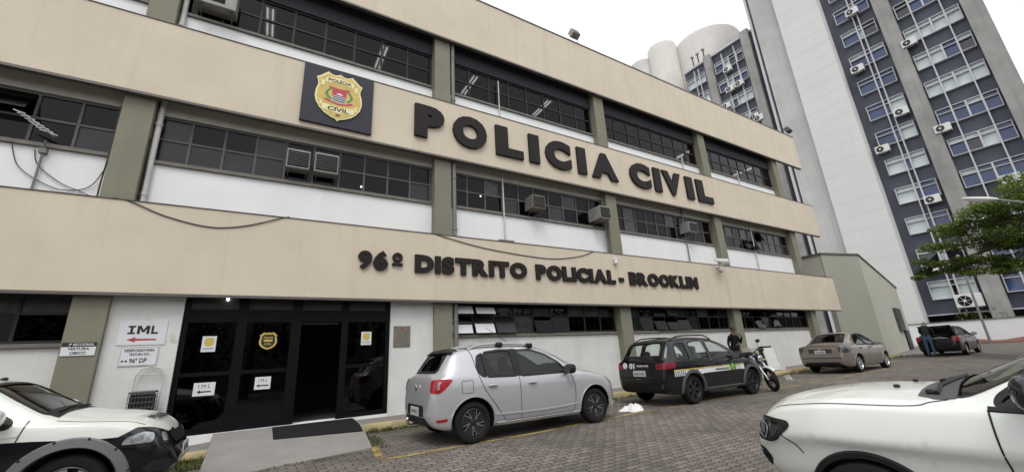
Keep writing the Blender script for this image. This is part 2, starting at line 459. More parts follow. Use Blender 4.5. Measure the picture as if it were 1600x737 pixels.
def paver_material():
    m = bpy.data.materials.new('interlocking_pavers')
    m.use_nodes = True
    t = m.node_tree; p = t.nodes['Principled BSDF']
    N = t.nodes.new; Lk = t.links.new
    tc = N('ShaderNodeTexCoord'); sp = N('ShaderNodeSeparateXYZ'); Lk(tc.outputs['Object'], sp.inputs[0])
    def mth(op, a, b=None):
        x = N('ShaderNodeMath'); x.operation = op
        for i, q in enumerate((a, b)):
            if q is None: continue
            if isinstance(q, (int, float)): x.inputs[i].default_value = q
            else: Lk(q, x.inputs[i])
        return x.outputs[0]
    tx = mth('PINGPONG', sp.outputs[0], 0.055)
    ty = mth('PINGPONG', sp.outputs[1], 0.055)
    yy = mth('ADD', sp.outputs[1], mth('MULTIPLY', mth('SUBTRACT', tx, 0.0275), 0.62))
    xx = mth('ADD', sp.outputs[0], mth('MULTIPLY', mth('SUBTRACT', ty, 0.0275), 0.30))
    nw = N('ShaderNodeTexNoise'); nw.inputs['Scale'].default_value = 2.2; nw.inputs['Detail'].default_value = 4; Lk(tc.outputs['Object'], nw.inputs['Vector'])
    sw_ = N('ShaderNodeSeparateColor'); Lk(nw.outputs['Color'], sw_.inputs[0])
    xx = mth('ADD', xx, mth('MULTIPLY', mth('SUBTRACT', sw_.outputs[0], .5), .05)); yy = mth('ADD', yy, mth('MULTIPLY', mth('SUBTRACT', sw_.outputs[1], .5), .05))
    cb = N('ShaderNodeCombineXYZ'); Lk(xx, cb.inputs[0]); Lk(yy, cb.inputs[1])
    br = N('ShaderNodeTexBrick')
    Lk(cb.outputs[0], br.inputs['Vector'])
    br.offset = 0.5
    br.inputs['Scale'].default_value = 1.0
    br.inputs['Brick Width'].default_value = 0.22
    br.inputs['Row Height'].default_value = 0.11
    br.inputs['Mortar Size'].default_value = 0.010
    br.inputs['Mortar Smooth'].default_value = 0.35
    br.inputs['Color1'].default_value = (0.182, 0.156, 0.135, 1)
    br.inputs['Color2'].default_value = (0.112, 0.096, 0.083, 1)
    br.inputs['Mortar'].default_value = (0.036, 0.033, 0.028, 1)
    n1 = N('ShaderNodeTexNoise'); n1.inputs['Scale'].default_value = 0.55; n1.inputs['Detail'].default_value = 8; Lk(tc.outputs['Object'], n1.inputs['Vector'])
    n2 = N('ShaderNodeTexNoise'); n2.inputs['Scale'].default_value = 38; n2.inputs['Detail'].default_value = 4; Lk(tc.outputs['Object'], n2.inputs['Vector'])
    mr = N('ShaderNodeMapRange'); mr.inputs['From Min'].default_value = 0.3; mr.inputs['From Max'].default_value = 0.72; mr.inputs['To Min'].default_value = 0.72; mr.inputs['To Max'].default_value = 1.25; Lk(n1.outputs[0], mr.inputs['Value'])
    mr2 = N('ShaderNodeMapRange'); mr2.inputs['To Min'].default_value = 0.75; mr2.inputs['To Max'].default_value = 1.2; Lk(n2.outputs[0], mr2.inputs['Value'])
    mul = N('ShaderNodeMix'); mul.data_type = 'RGBA'; mul.blend_type = 'MULTIPLY'; mul.inputs['Factor'].default_value = 1
    cc = N('ShaderNodeCombineColor'); s = mth('MULTIPLY', mr.outputs[0], mr2.outputs[0])
    for i in range(3): Lk(s, cc.inputs[i])
    Lk(br.outputs['Color'], mul.inputs[6]); Lk(cc.outputs[0], mul.inputs[7])
    # moss and dirt towards damp patches (wear with its own shape)
    n3 = N('ShaderNodeTexNoise'); n3.inputs['Scale'].default_value = 0.9; n3.inputs['Detail'].default_value = 9; n3.inputs['Roughness'].default_value = 0.7; Lk(tc.outputs['Object'], n3.inputs['Vector'])
    band = N('ShaderNodeMapRange'); band.inputs['From Min'].default_value = 7.2; band.inputs['From Max'].default_value = 9.2; band.inputs['To Min'].default_value = -0.22; band.inputs['To Max'].default_value = 0.16; Lk(sp.outputs[1], band.inputs['Value'])
    ms = N('ShaderNodeMapRange'); ms.inputs['From Min'].default_value = 0.5; ms.inputs['From Max'].default_value = 0.62; Lk(mth('ADD', n3.outputs[0], band.outputs[0]), ms.inputs['Value'])
    mx = N('ShaderNodeMix'); mx.data_type = 'RGBA'; Lk(mth('MULTIPLY', ms.outputs[0], 0.7), mx.inputs['Factor']); Lk(mul.outputs[2], mx.inputs[6]); mx.inputs[7].default_value = (0.062, 0.062, 0.034, 1)
    # oil spots and a worn track
    n4 = N('ShaderNodeTexNoise'); n4.inputs['Scale'].default_value = 0.8; n4.inputs['Detail'].default_value = 7; n4.inputs['Roughness'].default_value = 0.62; n4.inputs['Distortion'].default_value = .6; Lk(tc.outputs['Object'], n4.inputs['Vector'])
    os_ = N('ShaderNodeMapRange'); os_.inputs['From Min'].default_value = 0.56; os_.inputs['From Max'].default_value = 0.70; Lk(n4.outputs[0], os_.inputs['Value'])
    mo_ = N('ShaderNodeMix'); mo_.data_type = 'RGBA'; Lk(mth('MULTIPLY', os_.outputs[0], 0.55), mo_.inputs['Factor']); Lk(mx.outputs[2], mo_.inputs[6]); mo_.inputs[7].default_value = (0.05, 0.045, 0.04, 1)
    Lk(mo_.outputs[2], p.inputs['Base Color'])
    p.inputs['Roughness'].default_value = 0.78
    h = mth('ADD', mth('MULTIPLY', br.outputs['Fac'], -1.0), mth('MULTIPLY', n2.outputs[0], 0.25))
    bp = N('ShaderNodeBump'); bp.inputs['Strength'].default_value = 0.9; bp.inputs['Distance'].default_value = 0.012
    Lk(h, bp.inputs['Height']); Lk(bp.outputs[0], p.inputs['Normal'])
    return m
MT['paver'] = paver_material()

xs = [-300, -120, -60, -30, -15] + [i * 1.0 for i in range(-8, 50)] + [55, 65, 80, 120, 250, 500]
ys = [-300, -120, -40, -15, -8, -3] + [i * 0.8 for i in range(-3, 8)] + [6.4, 7, 8, 9.14]
grid_sheet('road', MT['paver'], xs, ys, lambda x, y: gz(x, y))
grid_sheet('ground', MT['conc'], [-300, -60, -20] + list(range(-12, 50, 2)) + [60, 120, 500], [9.0, 12, 20, 60, 120, 400], lambda x, y: gz(x, y) - 0.02)
# sidewalk slab with a worn yellow kerb stone in front
KY = 9.15
sw = MB()
xs2 = [-14 + i * 1.0 for i in range(0, 45)]
V = []; F = []
for x in xs2:
    z = gz(x, 9) + 0.135
    V += [(x, KY + 0.16, z), (x, 10.6, z + 0.02), (x, 10.6, z - 0.3), (x, KY + 0.16, z - 0.3)]
for i in range(len(xs2) - 1):
    for k in range(4):
        F.append((i * 4 + k, i * 4 + (k + 1) % 4, i * 4 + 4 + (k + 1) % 4, i * 4 + 4 + k))
sw.add(V, F)
tag(sw.build('sidewalk', MT['conc']), kind='structure')
kb = MB()
V = []; F = []
prof = [(KY, -0.1), (KY, 0.10), (KY + 0.025, 0.138), (KY + 0.156, 0.141), (KY + 0.156, -0.1)]
xk = [x * 0.5 for x in range(-28, 61)]
for x in xk:
    z = gz(x, 9)
    jx = 0.008 * math.sin(x * 5.1)
    for (y, h) in prof: V.append((x, y + jx, z + h + 0.004 * math.sin(x * 3.7)))
n = len(prof)
for i in range(len(xk) - 1):
    for k in range(n - 1):
        F.append((i * n + k, i * n + k + 1, (i + 1) * n + k + 1, (i + 1) * n + k))
kb.add(V, F)
tag(kb.build('kerb', MT['kerb'], smooth=True), kind='structure')

# worn yellow bay lines, a sheet 4 mm above the pavers
MT['yline'] = M('worn_yellow_paint', (0.36, 0.27, 0.085), 0.85, var=0.3, scale=7, bump=0.3, bscale=40)
def worn(m, lo, hi, sc):
    t = m.node_tree; b = t.nodes['Principled BSDF']; tc = t.nodes.new('ShaderNodeTexCoord')
    n = t.nodes.new('ShaderNodeTexNoise'); n.inputs['Scale'].default_value = sc; n.inputs['Detail'].default_value = 9; n.inputs['Roughness'].default_value = 0.75
    t.links.new(tc.outputs['Object'], n.inputs['Vector'])
    r = t.nodes.new('ShaderNodeMapRange'); r.inputs['From Min'].default_value = lo; r.inputs['From Max'].default_value = hi
    t.links.new(n.outputs[0], r.inputs['Value']); t.links.new(r.outputs[0], b.inputs['Alpha'])
worn(MT['yline'], 0.40, 0.56, 3.5)
MT['wline'] = M('worn_white_paint', (0.5, 0.5, 0.48), 0.85, var=0.2, scale=7)
worn(MT['wline'], 0.42, 0.58, 4)
def line_strip(name, pts, w, mat):
    b = MB(); V = []; F = []
    P = []
    for a, c in zip(pts[:-1], pts[1:]):
        k = max(2, int(math.dist(a, c) / 0.5))
        P += [(a[0] + (c[0] - a[0]) * i / k, a[1] + (c[1] - a[1]) * i / k) for i in range(k)]
    P.append(pts[-1])
    for i, q in enumerate(P):
        a = Vector(P[max(i - 1, 0)]); c = Vector(P[min(i + 1, len(P) - 1)]); d = (c - a).normalized(); nn = Vector((-d.y, d.x)) * w / 2
        for s in (1, -1):
            x, y = q[0] + nn.x * s, q[1] + nn.y * s
            V.append((x, y, gz(x, y) + 0.006))
    for i in range(len(P) - 1): F.append((2 * i, 2 * i + 1, 2 * i + 3, 2 * i + 2))
    b.add(V, F)
    return tag(b.build(name, mat), kind='structure')
line_strip('yellow_line', [(1.55, 6.42), (4, 6.45), (7, 6.72), (12, 6.78), (16, 6.78), (21, 6.86), (27, 6.6), (33, 6.35)], 0.11, MT['yline'])
line_strip('yellow_bay_line', [(1.58, 6.5), (1.72, 7.5)], 0.12, MT['yline'])
line_strip('yellow_bay_line', [(13.3, 6.9), (13.3, 9.0)], 0.11, MT['yline'])
line_strip('yellow_bay_line', [(22.9, 6.9), (22.9, 9.0)], 0.11, MT['yline'])
line_strip('white_bay_line', [(3.55, 3.3), (3.9, 1.2), (4.0, -2)], 0.1, MT['wline'])
line_strip('white_bay_line', [(17.6, 8.95), (15.2, 7.6)], 0.2, MT['wline'])

# ------------------------------------------------------------------ police station
BX0, BX1 = -10.5, 26.42
FY, CY, WY = 9.85, 10.0, 10.25
bld = thing('police_station', 'three storey cream banded police station building with white walls and olive columns', 'building', (8, 10.25, 0))
COLS = [-9.6, -2.98, 3.66, 10.22, 16.74, 23.35]
CW = 0.5
BANDS = [(2.77, 4.53), (6.90, 8.72), (11.09, 13.16)]
# fascia panels, each with a narrow returned underside and a flashing on top
for i, (a, b_) in enumerate(BANDS):
    q = MB(); q.box(BX0, FY, a, BX1, FY + 0.13, b_)
    fo = q.build('fascia_band', MT['beige'], bld, bevel=0.012)
    q = MB(); q.box(BX0, FY - 0.02, b_ + 0.002, BX1 + 0.01, FY + 0.15, b_ + (0.05 if i == 2 else 0.012))
    q.build('flashing', MT['cap'], fo)
    q = MB(); q.box(BX0, FY + 0.006, a - 0.045, BX1 - 0.01, FY + 0.12, a - 0.002)
    q.build('drip_edge', MT['cap'], fo)
for x in COLS:
    q = MB(); q.box(x, CY, 0.0, x + CW, WY + 0.3, 11.6)
    q.build('column', MT['col'], bld, bevel=0.015)
# infill walls, lintels, sills, windows per bay and storey
SILL = [1.93, 5.585, 9.42]
WTOP = [2.95, 6.66, 10.58]
LTOP = [3.2, 7.6, 11.5]
BASE = [0.0, 3.3, 7.4]
bays = [(COLS[i] + CW, COLS[i + 1]) for i in range(5)]
for f in range(3):
    for bi, (a, b_) in enumerate(bays):
        if f == 0 and bi == 1: continue
        q = MB(); q.box(a + 0.001, WY, BASE[f], b_ - 0.001, WY + 0.2, SILL[f] - 0.07); q.build('infill_wall', MT['white' if f else 'whited'], bld)
        q = MB(); q.box(a + 0.001, WY - 0.02, WTOP[f], b_ - 0.001, WY + 0.2, LTOP[f]); q.build('lintel', MT['navy' if f == 2 else 'lint'], bld)
# ground-floor walls either side of the entrance
DX0, DX1 = -1.42, 2.58
for bx in ((COLS[1] + CW + 0.001, CY + 0.1, -.2, DX0, CY + 0.4, 3.2), (DX1, CY + 0.1, 0.0, COLS[2] - 0.001, CY + 0.4, 3.2)):
    q = MB(); q.box(*bx); q.build('infill_wall', MT['whited'], bld)
q = MB(); q.box(DX0 + 0.001, CY + 0.12, -.2, DX1 - 0.001, CY + 0.45, 0.205); q.build('entrance_step', MT['white'], bld)
# interior: slabs, back wall, end walls
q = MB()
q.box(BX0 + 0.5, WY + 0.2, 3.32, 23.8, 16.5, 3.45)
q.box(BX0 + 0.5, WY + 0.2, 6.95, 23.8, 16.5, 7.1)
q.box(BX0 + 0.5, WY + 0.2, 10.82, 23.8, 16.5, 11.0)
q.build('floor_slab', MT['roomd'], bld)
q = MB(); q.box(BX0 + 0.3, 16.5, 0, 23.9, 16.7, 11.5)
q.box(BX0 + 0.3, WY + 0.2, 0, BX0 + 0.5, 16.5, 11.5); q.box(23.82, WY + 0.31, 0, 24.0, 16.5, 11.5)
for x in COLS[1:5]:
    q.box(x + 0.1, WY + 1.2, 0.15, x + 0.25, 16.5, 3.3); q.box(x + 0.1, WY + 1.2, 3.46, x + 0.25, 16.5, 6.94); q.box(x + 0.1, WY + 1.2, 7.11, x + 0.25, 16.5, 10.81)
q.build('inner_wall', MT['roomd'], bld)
q = MB(); q.box(BX0 + 0.3, FY + 0.14, 11.52, 24.0, 17.0, 11.75)
q.build('roof', MT['navy'], bld)
# end return of the bands on the far side: a short steel frame carries the panels past the last column
q = MB()
for a, b_ in BANDS:
    for z in (a + 0.15, b_ - 0.15):
        q.box(23.86, FY + 0.135, z - 0.04, 26.2, FY + 0.2, z + 0.04)
q.build('panel_rail', MT['cap'], bld)

wrng = random.Random(17)
def window(a, b_, z0, z1, ncol, nrow, fm, y=WY + 0.06, th=0.045, tilt=None, parent=bld, fr=0.05, film=None):
    f = MB()
    f.box(a, y - 0.03, z0, b_, y + 0.04, z0 + fr); f.box(a, y - 0.03, z1 - fr, b_, y + 0.04, z1)
    f.box(a, y - 0.03, z0 + fr, a + fr, y + 0.04, z1 - fr); f.box(b_ - fr, y - 0.03, z0 + fr, b_, y + 0.04, z1 - fr)
    cw = (b_ - a) / ncol
    for i in range(1, ncol):
        f.box(a + i * cw - th / 2, y - 0.025, z0 + fr, a + i * cw + th / 2, y + 0.035, z1 - fr)
    rh = (z1 - z0) / nrow
    for j in range(1, nrow):
        for i in range(ncol):
            f.box(a + i * cw + (th / 2 if i else fr), y - 0.022, z0 + j * rh - th / 2, a + (i + 1) * cw - (th / 2 if i < ncol - 1 else fr), y + 0.03, z0 + j * rh + th / 2)
    w = f.build('window', fm, parent)
    f0_ = 2 if z0 > 8 else 0
    g = MB()
    tl = tilt or {}
    for i in range(ncol):
        for j in range(nrow):
            x0, x1 = a + i * cw + th / 2, a + (i + 1) * cw - th / 2
            zz0, zz1 = z0 + j * rh + th / 2, z0 + (j + 1) * rh - th / 2
            d = tl.get((i, j), 0.0)
            d += 0.004 * math.sin(i * 7.3 + j * 3.1 + a)
            rr_ = wrng.random(); g.cm = 0 if rr_ < .66 or f0_ == 2 else (1 if rr_ < .93 else 2)
            g.add([(x0, y - d, zz0), (x1, y - d, zz0), (x1, y + 0.002, zz1), (x0, y + 0.002, zz1)], [(0, 1, 2, 3)])
    g.build('pane', [MT['pane'], MT['paneg'], MT['panec']], w)
    for (i, j), fr_ in (film or {}).items():
        x0, x1 = a + i * cw + th / 2 + .02, a + (i + 1) * cw - th / 2 - .02
        zz0, zz1 = z0 + j * rh + th / 2 + .01, z0 + (j + 1) * rh - th / 2
        d = tl.get((i, j), 0.0) + .012
        c = MB(); c.add([(x0, y - d, zz0), (x1, y - d, zz0), (x1, y - .012 - (d - .012) * (1 - fr_), zz0 + (zz1 - zz0) * fr_), (x0, y - .012 - (d - .012) * (1 - fr_), zz0 + (zz1 - zz0) * fr_)], [(0, 1, 2, 3)])
        c.build('window_film', MT['paper'], w)
    s = MB(); s.box(a, WY - 0.06, z0 - 0.068, b_, WY + 0.1, z0 - 0.002)
    s.build('sill', MT['sill'], w)
    return w
tilts = {(0, 2): {(0, 0): .17, (1, 0): .2, (2, 0): .21, (0, 1): .22, (1, 1): .24, (5, 0): .1, (4, 0): 0.16},
         (0, 3): {(2, 0): .18, (3, 0): .2, (4, 0): .16, (2, 1): .12, (3, 1): .18, (1, 0): .1},
         (0, 4): {(2, 0): .18, (4, 0): .16, (4, 1): .1, (2, 1): .2},
         (1, 0): {(6, 1): .34, (7, 1): .34}, (1, 4): {(3, 0): .2, (5, 1): .2, (4, 0): .22}}
for f in range(3):
    for bi, (a, b_) in enumerate(bays):
        if f == 0 and bi == 1: continue
        window(a + 0.02, b_ - 0.02, SILL[f], WTOP[f], (9, 10, 8)[f], 2, MT['mull'] if f == 1 else MT['frame'], tilt=tilts.get((f, bi)), film={(0, 0): .5, (1, 0): .55, (0, 1): .45, (1, 1): .4} if (f, bi) == (0, 2) else None)
# glazed entrance
ent = MB()
ey = CY + 0.22
BZ = 0.21
def bar(x0, x1, z0, z1, d=0.06): ent.box(x0, ey - d, z0, x1, ey + 0.06, z1)
TZ = 2.53
for x0, x1 in ((DX0, DX0 + 0.09), (-0.53, -0.35), (0.46, 0.66), (1.49, 1.63), (DX1 - 0.09, DX1)):
    bar(x0, x1, BZ, 3.1)
segs = [(DX0 + 0.09, -0.53), (-0.35, 0.46), (0.66, 1.49), (1.63, DX1 - 0.09)]
for k, (x0, x1) in enumerate(segs):
    bar(x0, x1, TZ - 0.26, TZ, 0.05)
    bar(x0, x1, 3.02, 3.1, 0.05)
    if k != 2:
        bar(x0, x1, BZ, BZ + 0.10, 0.05); bar(x0, x1, 1.25, 1.32, 0.04)
entrance = ent.build('entrance_frame', MT['black'], bld)
g = MB()
for k, (x0, x1) in enumerate(segs):
    tq = MB(); tq.add([(x0, ey, TZ), (x1, ey, TZ), (x1, ey, 3.02), (x0, ey, 3.02)], [(0, 1, 2, 3)]); tq.build('transom_pane', MT['transom'], entrance)
    if k != 2: g = MB(); g.add([(x0, ey, BZ + .1), (x1, ey, BZ + .1), (x1, ey, TZ - .26), (x0, ey, TZ - .26)], [(0, 1, 2, 3)]); g.build('door_glass', MT['paned'], entrance)
q = MB(); q.box(0.66, ey + 0.5, 2.27, 1.49, ey + 0.56, 2.30); q.build('door_rail', MT['steel'], entrance)
# lobby: a dim room behind the doors
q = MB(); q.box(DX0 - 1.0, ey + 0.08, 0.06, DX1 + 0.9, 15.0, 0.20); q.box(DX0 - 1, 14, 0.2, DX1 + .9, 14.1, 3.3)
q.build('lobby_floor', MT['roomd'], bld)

# rainwater pipes and conduits fixed to the front
def pipe(x, z0, z1, y, r, mat, name='drainpipe'):
    q = MB(); q.tube([(x, y, z0), (x, y, z1)], r, 10)
    for z in np.arange(z0 + 0.5, z1 - 0.2, 1.6): q.tube([(x, y, z - 0.03), (x, y, z + 0.03)], r * 1.25, 10)
    return q.build(name, mat, bld, smooth=True)
pipe(-2.40, 4.3, 7.1, WY - 0.07, 0.055, MT['pipew']); pipe(-2.40, 8.5, 11.2, WY - 0.07, 0.055, MT['pipew'])
for z0, z1 in ((0.2, 3.0), (4.3, 7.1), (8.5, 11.2)):
    pipe(4.27, z0, z1, CY + 0.06, 0.06, MT['pipe'])
pipe(5.98, 4.3, 7.1, WY - 0.06, 0.025, MT['pipew'], 'conduit')
pipe(6.0, 8.4, 10.4, WY - 0.06, 0.02, MT['pipew'], 'conduit')
pipe(14.75, 4.4, 7.0, WY - 0.06, 0.025, MT['pipe'], 'conduit'); pipe(15.5, 8.5, 9.6, WY - 0.06, 0.025, MT['pipew'], 'conduit')
pipe(19.9, 4.4, 7.0, WY - 0.06, 0.025, MT['pipew'], 'conduit'); pipe(19.9, 8.5, 9.8, WY - 0.06, 0.025, MT['pipew'], 'conduit')
pipe(10.13, 4.4, 7.0, CY + 0.12, 0.02, MT['pipe'], 'conduit'); pipe(23.3, 0.2, 3.0, WY - 0.05, 0.03, MT['pipe'], 'conduit')
q = MB(); q.box(5.6, FY + 0.02, 4.545, 6.1, FY + 0.3, 4.60); q.build('cable_tray', MT['cap'], bld)

# raised lettering
def lettering(root, words, z0, z1, y, th, bold):
    for s, x0, x1, gap in words:
        ws = []
        for ch in s:
            V, F = text_mesh(ch, bold, 0.5); xs_ = [v[0] for v in V]; ys_ = [v[1] for v in V]
            ws.append((V, F, min(xs_), max(xs_), min(ys_), max(ys_)))
        V, F = text_mesh('I', bold, 0.5); hI = (min(v[1] for v in V), max(v[1] for v in V))
        sz = (z1 - z0) / (hI[1] - hI[0])
        tot = sum(w[3] - w[2] for w in ws)
        sx = (x1 - x0 - gap * (len(s) - 1)) / tot
        x = x0
        for ch, (V, F, a, b_, c, d) in zip(s, ws):
            q = MB()
            q.add([(x + (v[0] - a) * sx, y - (v[2] + 0.5) * th, z0 + (v[1] - hI[0]) * sz) for v in V], F)
            q.build('letter', MT['letter'], root)
            x += (b_ - a) * sx + gap
big = thing('wall_lettering', 'big dark raised letters reading POLICIA CIVIL on the middle band', 'lettering', (9.8, FY, 7.3))
P = [('P', 2.99, 3.87), ('O', 4.14, 5.26), ('L', 5.58, 6.58), ('I', 6.82, 7.22), ('C', 7.48, 8.56), ('I', 8.86, 9.25), ('A', 9.5, 10.78), ('C', 11.46, 12.6), ('I', 12.82, 13.22), ('V', 13.36, 14.5), ('I', 14.83, 15.29), ('L', 15.56, 16.62)]
lettering(big, [(c, a, b_, 0) for c, a, b_ in P], 7.33, 8.36, FY - 0.002, 0.085, 0.072)
sm = thing('wall_lettering', 'smaller dark raised letters reading 96º DISTRITO POLICIAL - BROOKLIN on the lowest band', 'lettering', (8, FY, 3.45))
lettering(sm, [('96', 1.70, 2.40, 0.03), ('DISTRITO', 3.07, 6.44, 0.03), ('POLICIAL', 6.76, 9.99, 0.03), ('-', 10.17, 10.38, 0), ('BROOKLIN', 10.66, 14.42, 0.03)], 3.46, 3.92, FY - 0.002, 0.06, 0.072)

q = MB(); q.lathe([(.048, 0), (.048, .06), (.125, .06), (.125, 0), (.048, 0)], (2.63, FY - .002, 3.80), (0, -1, 0), 28, cap=False); q.box(2.50, FY - .062, 3.60, 2.76, FY - .002, 3.655); q.build('letter', MT['letter'], sm)
# badge board
def shield(w, h, n=10):
    pts = []
    half = [(0.0, 1.0), (0.10, 0.965), (0.22, 0.94), (0.38, 0.955), (0.52, 1.0), (0.68, 0.93), (0.88, 0.83), (1.0, 0.80), (0.93, 0.68), (0.92, 0.60), (1.0, 0.45), (1.02, 0.30), (0.95, 0.15), (0.80, 0.02), (0.58, -0.09), (0.30, -0.17), (0.10, -0.20), (0.0, -0.25)]
    R_ = [(a * w / 2, (b_ - 0.375) / 1.25 * h) for a, b_ in half]
    return R_ + [(-a, b_) for a, b_ in R_[-2:0:-1]]
bd = thing('badge_board', 'square dark board with a golden police shield on the middle band', 'sign', (1.0, FY, 7.03))
q = MB(); q.box(0.16, FY - 0.07, 7.03, 1.84, FY - 0.002, 8.70); q.build('board', MT['badge'], bd, bevel=0.01)
cx, cz = 1.0, 7.87
def pp(w, h, dz, y, d, mat, name, par):
    q = MB(); q.prism(shield(w, h), (cx, y, cz + dz), XU, ZU, d); return q.build(name, mat, par)
sh = pp(1.10, 1.38, 0, FY - 0.0705, 0.03, MT['cream'], 'shield', bd)
pp(1.02, 1.29, 0, FY - 0.101, 0.008, MT['gold'], 'shield_face', sh)
q = MB()
yb = FY - 0.1095
def flat(mb, poly, y, d=0.003): mb.prism(poly, (cx, y, cz), XU, ZU, d)
q = MB()
flat(q, [(-.34, .50), (-.34, .36), (0, .42), (.34, .36), (.34, .50), (0, .56)], yb)
flat(q, [(-.36, .40), (-.46, .40), (-.42, .32), (-.46, .24), (-.36, .27)], yb); flat(q, [(.36, .40), (.46, .40), (.42, .32), (.46, .24), (.36, .27)], yb)
flat(q, [(-.38, -.26), (-.38, -.42), (0, -.47), (.38, -.42), (.38, -.26), (0, -.31)], yb)
flat(q, [(-.39, -.20), (-.47, -.16), (-.43, -.24), (-.47, -.33), (-.39, -.31)], yb); flat(q, [(.39, -.20), (.47, -.16), (.43, -.24), (.47, -.33), (.39, -.31)], yb)
q.build('banner', MT['cream'], sh)
q = MB()
put_text(q, 'POLÍCIA', (cx, yb - .003, cz + .465), XU, ZU, 0.56, 0.105, 0.03, 0.003)
put_text(q, 'CIVIL', (cx, yb - .003, cz - .37), XU, ZU, 0.50, 0.115, 0.03, 0.003)
put_text(q, 'SP', (cx, yb - .001, cz - .535), XU, ZU, 0.12, 0.07, 0.03, 0.003)
for k in range(3): flat(q, [(-.165 + .01 * k, .0 - k * .055), (.165 - .01 * k, .0 - k * .055), (.16 - .01 * k, -.026 - k * .055), (-.16 + .01 * k, -.026 - k * .055)], yb - .0035)
q.build('lettering', MT['ink'], sh)
q = MB(); flat(q, [(-.17, .02), (.17, .02), (.14, -.16), (-.14, -.16)], yb); flat(q, [(-.08, .07), (-.02, .11), (.06, .10), (.09, .06), (.0, .05)], yb - .004); q.build('coat_white', MT['paper'], sh)
q = MB(); flat(q, [(-.17, .022), (-.17, .19), (-.25, .22), (-.25, .27), (0, .24), (.25, .27), (.25, .22), (.17, .19), (.17, .022)], yb)
flat(q, [(-.30, -.10), (-.36, -.15), (-.2, -.2), (0, -.24), (.2, -.2), (.36, -.15), (.30, -.10), (.16, -.165), (0, -.185), (-.16, -.165)], yb); q.build('coat_red', MT['red'], sh)
q = MB()
for s in (1, -1):
    for k in range(7):
        t = k / 6; x = s * (.20 + .09 * math.sin(t * 3)); z = -.12 + .27 * t
        flat(q, [(x, z), (x + s * .05, z + .02), (x + s * .01, z + .07), (x - s * .03, z + .03)], yb - .0005 * (k % 2))
q.build('leaf_sprig', MT['green'], sh)

# ------------------------------------------------------------------ signs on the ground floor
def plate_sign(name, label, x0, x1, z0, z1, y, mat, lines, cat='sign', ink='ink', th=0.012, group=None):
    r = thing(name, label, cat, ((x0 + x1) / 2, y, z0), 0, group)
    q = MB(); q.box(x0, y - th, z0, x1, y - 0.001, z1); b = q.build('plate', MT[mat], r)
    q = MB()
    for s, cx_, cz_, w, h in lines: put_text(q, s, (cx_, y - th - 0.0005, cz_), XU, ZU, w, h, 0.02, 0.002)
    if lines: q.build('lettering', MT[ink], r)
    return r
wy = CY + 0.099
s = plate_sign('wall_sign', 'white sign with bold IML over a red left arrow on white wall', -2.30, -1.62, 1.86, 2.30, wy, 'paper', [])
q = MB()
for dx, w_, P in ((-.215, .105, [(0, 0), (0, .2), (.33, .2), (.33, .8), (0, .8), (0, 1), (1, 1), (1, .8), (.67, .8), (.67, .2), (1, .2), (1, 0)]), (-.085, .175, [(0, 0), (0, 1), (.28, 1), (.5, .5), (.72, 1), (1, 1), (1, 0), (.77, 0), (.77, .62), (.58, .2), (.42, .2), (.23, .62), (.23, 0)]), (.115, .10, [(0, 0), (0, 1), (.34, 1), (.34, .22), (1, .22), (1, 0)])):
    q.prism([(dx + a * w_, 2.055 + b * .15) for a, b in P], (-1.96, wy - .0125, 0), XU, ZU, .002)
q.build('lettering', MT['ink'], s)
q = MB(); q.prism([(-.22, 0), (-.10, .045), (-.10, .018), (.2, .012), (.2, -.012), (-.10, -.018), (-.10, -.045)], (-1.95, wy - 0.0125, 1.955), XU, ZU, 0.002); q.build('arrow', MT['redink'], s)
plate_sign('wall_sign', 'white parking sign RESERVADO PARA VIATURA DO 96º DP under the IML arrow', -2.22, -1.68, 1.49, 1.83, wy, 'paper', [('RESERVADO PARA', -1.95, 1.765, 0.42, 0.05), ('VIATURA DO', -1.95, 1.695, 0.28, 0.045), ('96º DP', -1.95, 1.585, 0.24, 0.085), ('▪▪', -2.14, 1.58, 0.08, 0.03)]); q = MB()
for bx in ((-2.205, 1.498, -1.695, 1.504), (-2.205, 1.816, -1.695, 1.822), (-2.211, 1.498, -2.2055, 1.822), (-1.6945, 1.498, -1.689, 1.822)): q.box(bx[0], wy - .0135, bx[1], bx[2], wy - .0121, bx[3])
q.build('border', MT['sill'], bpy.data.objects['wall_sign.001'])
r = plate_sign('column_sign', 'black and white sign 3ª SECCIONAL VIATURA CERCO on the olive column', -2.955, -2.525, 1.70, 1.92, CY - 0.001, 'paper', [('VIATURA', -2.74, 1.815, 0.27, 0.045), ('CERCO', -2.74, 1.745, 0.2, 0.045)])
q = MB(); q.box(-2.956, CY - 0.0165, 1.85, -2.524, CY - 0.0131, 1.921); q.build('header', MT['ink'], r)
q = MB(); put_text(q, '3ª SECCIONAL', (-2.71, CY - 0.017, 1.885), XU, ZU, 0.32, 0.04, 0.02, 0.002); q.build('header_lettering', MT['paper'], r)
r = plate_sign('wall_plaque', 'aged brass commemorative plaque on white wall right of entrance', 2.66, 3.07, 1.66, 2.16, wy, 'brass', [('PODER JUDICIARIO', 2.865, 2.0, 0.26, 0.022)] and [])
q = MB(); q.prism([(math.cos(t) * .03, math.sin(t) * .03) for t in np.linspace(0, 2 * math.pi, 10)[:-1]], (2.865, wy - .0125, 2.09), XU, ZU, .002); q.build('crest', MT['redink'], r)
q = MB()
for k in range(8): q.box(2.865 - .13 + .03 * (k % 3), wy - .0135, 2.02 - k * .035, 2.865 + .13 - .02 * (k % 2), wy - .0122, 2.032 - k * .035)
q.build('engraving', MT['sill'], r)
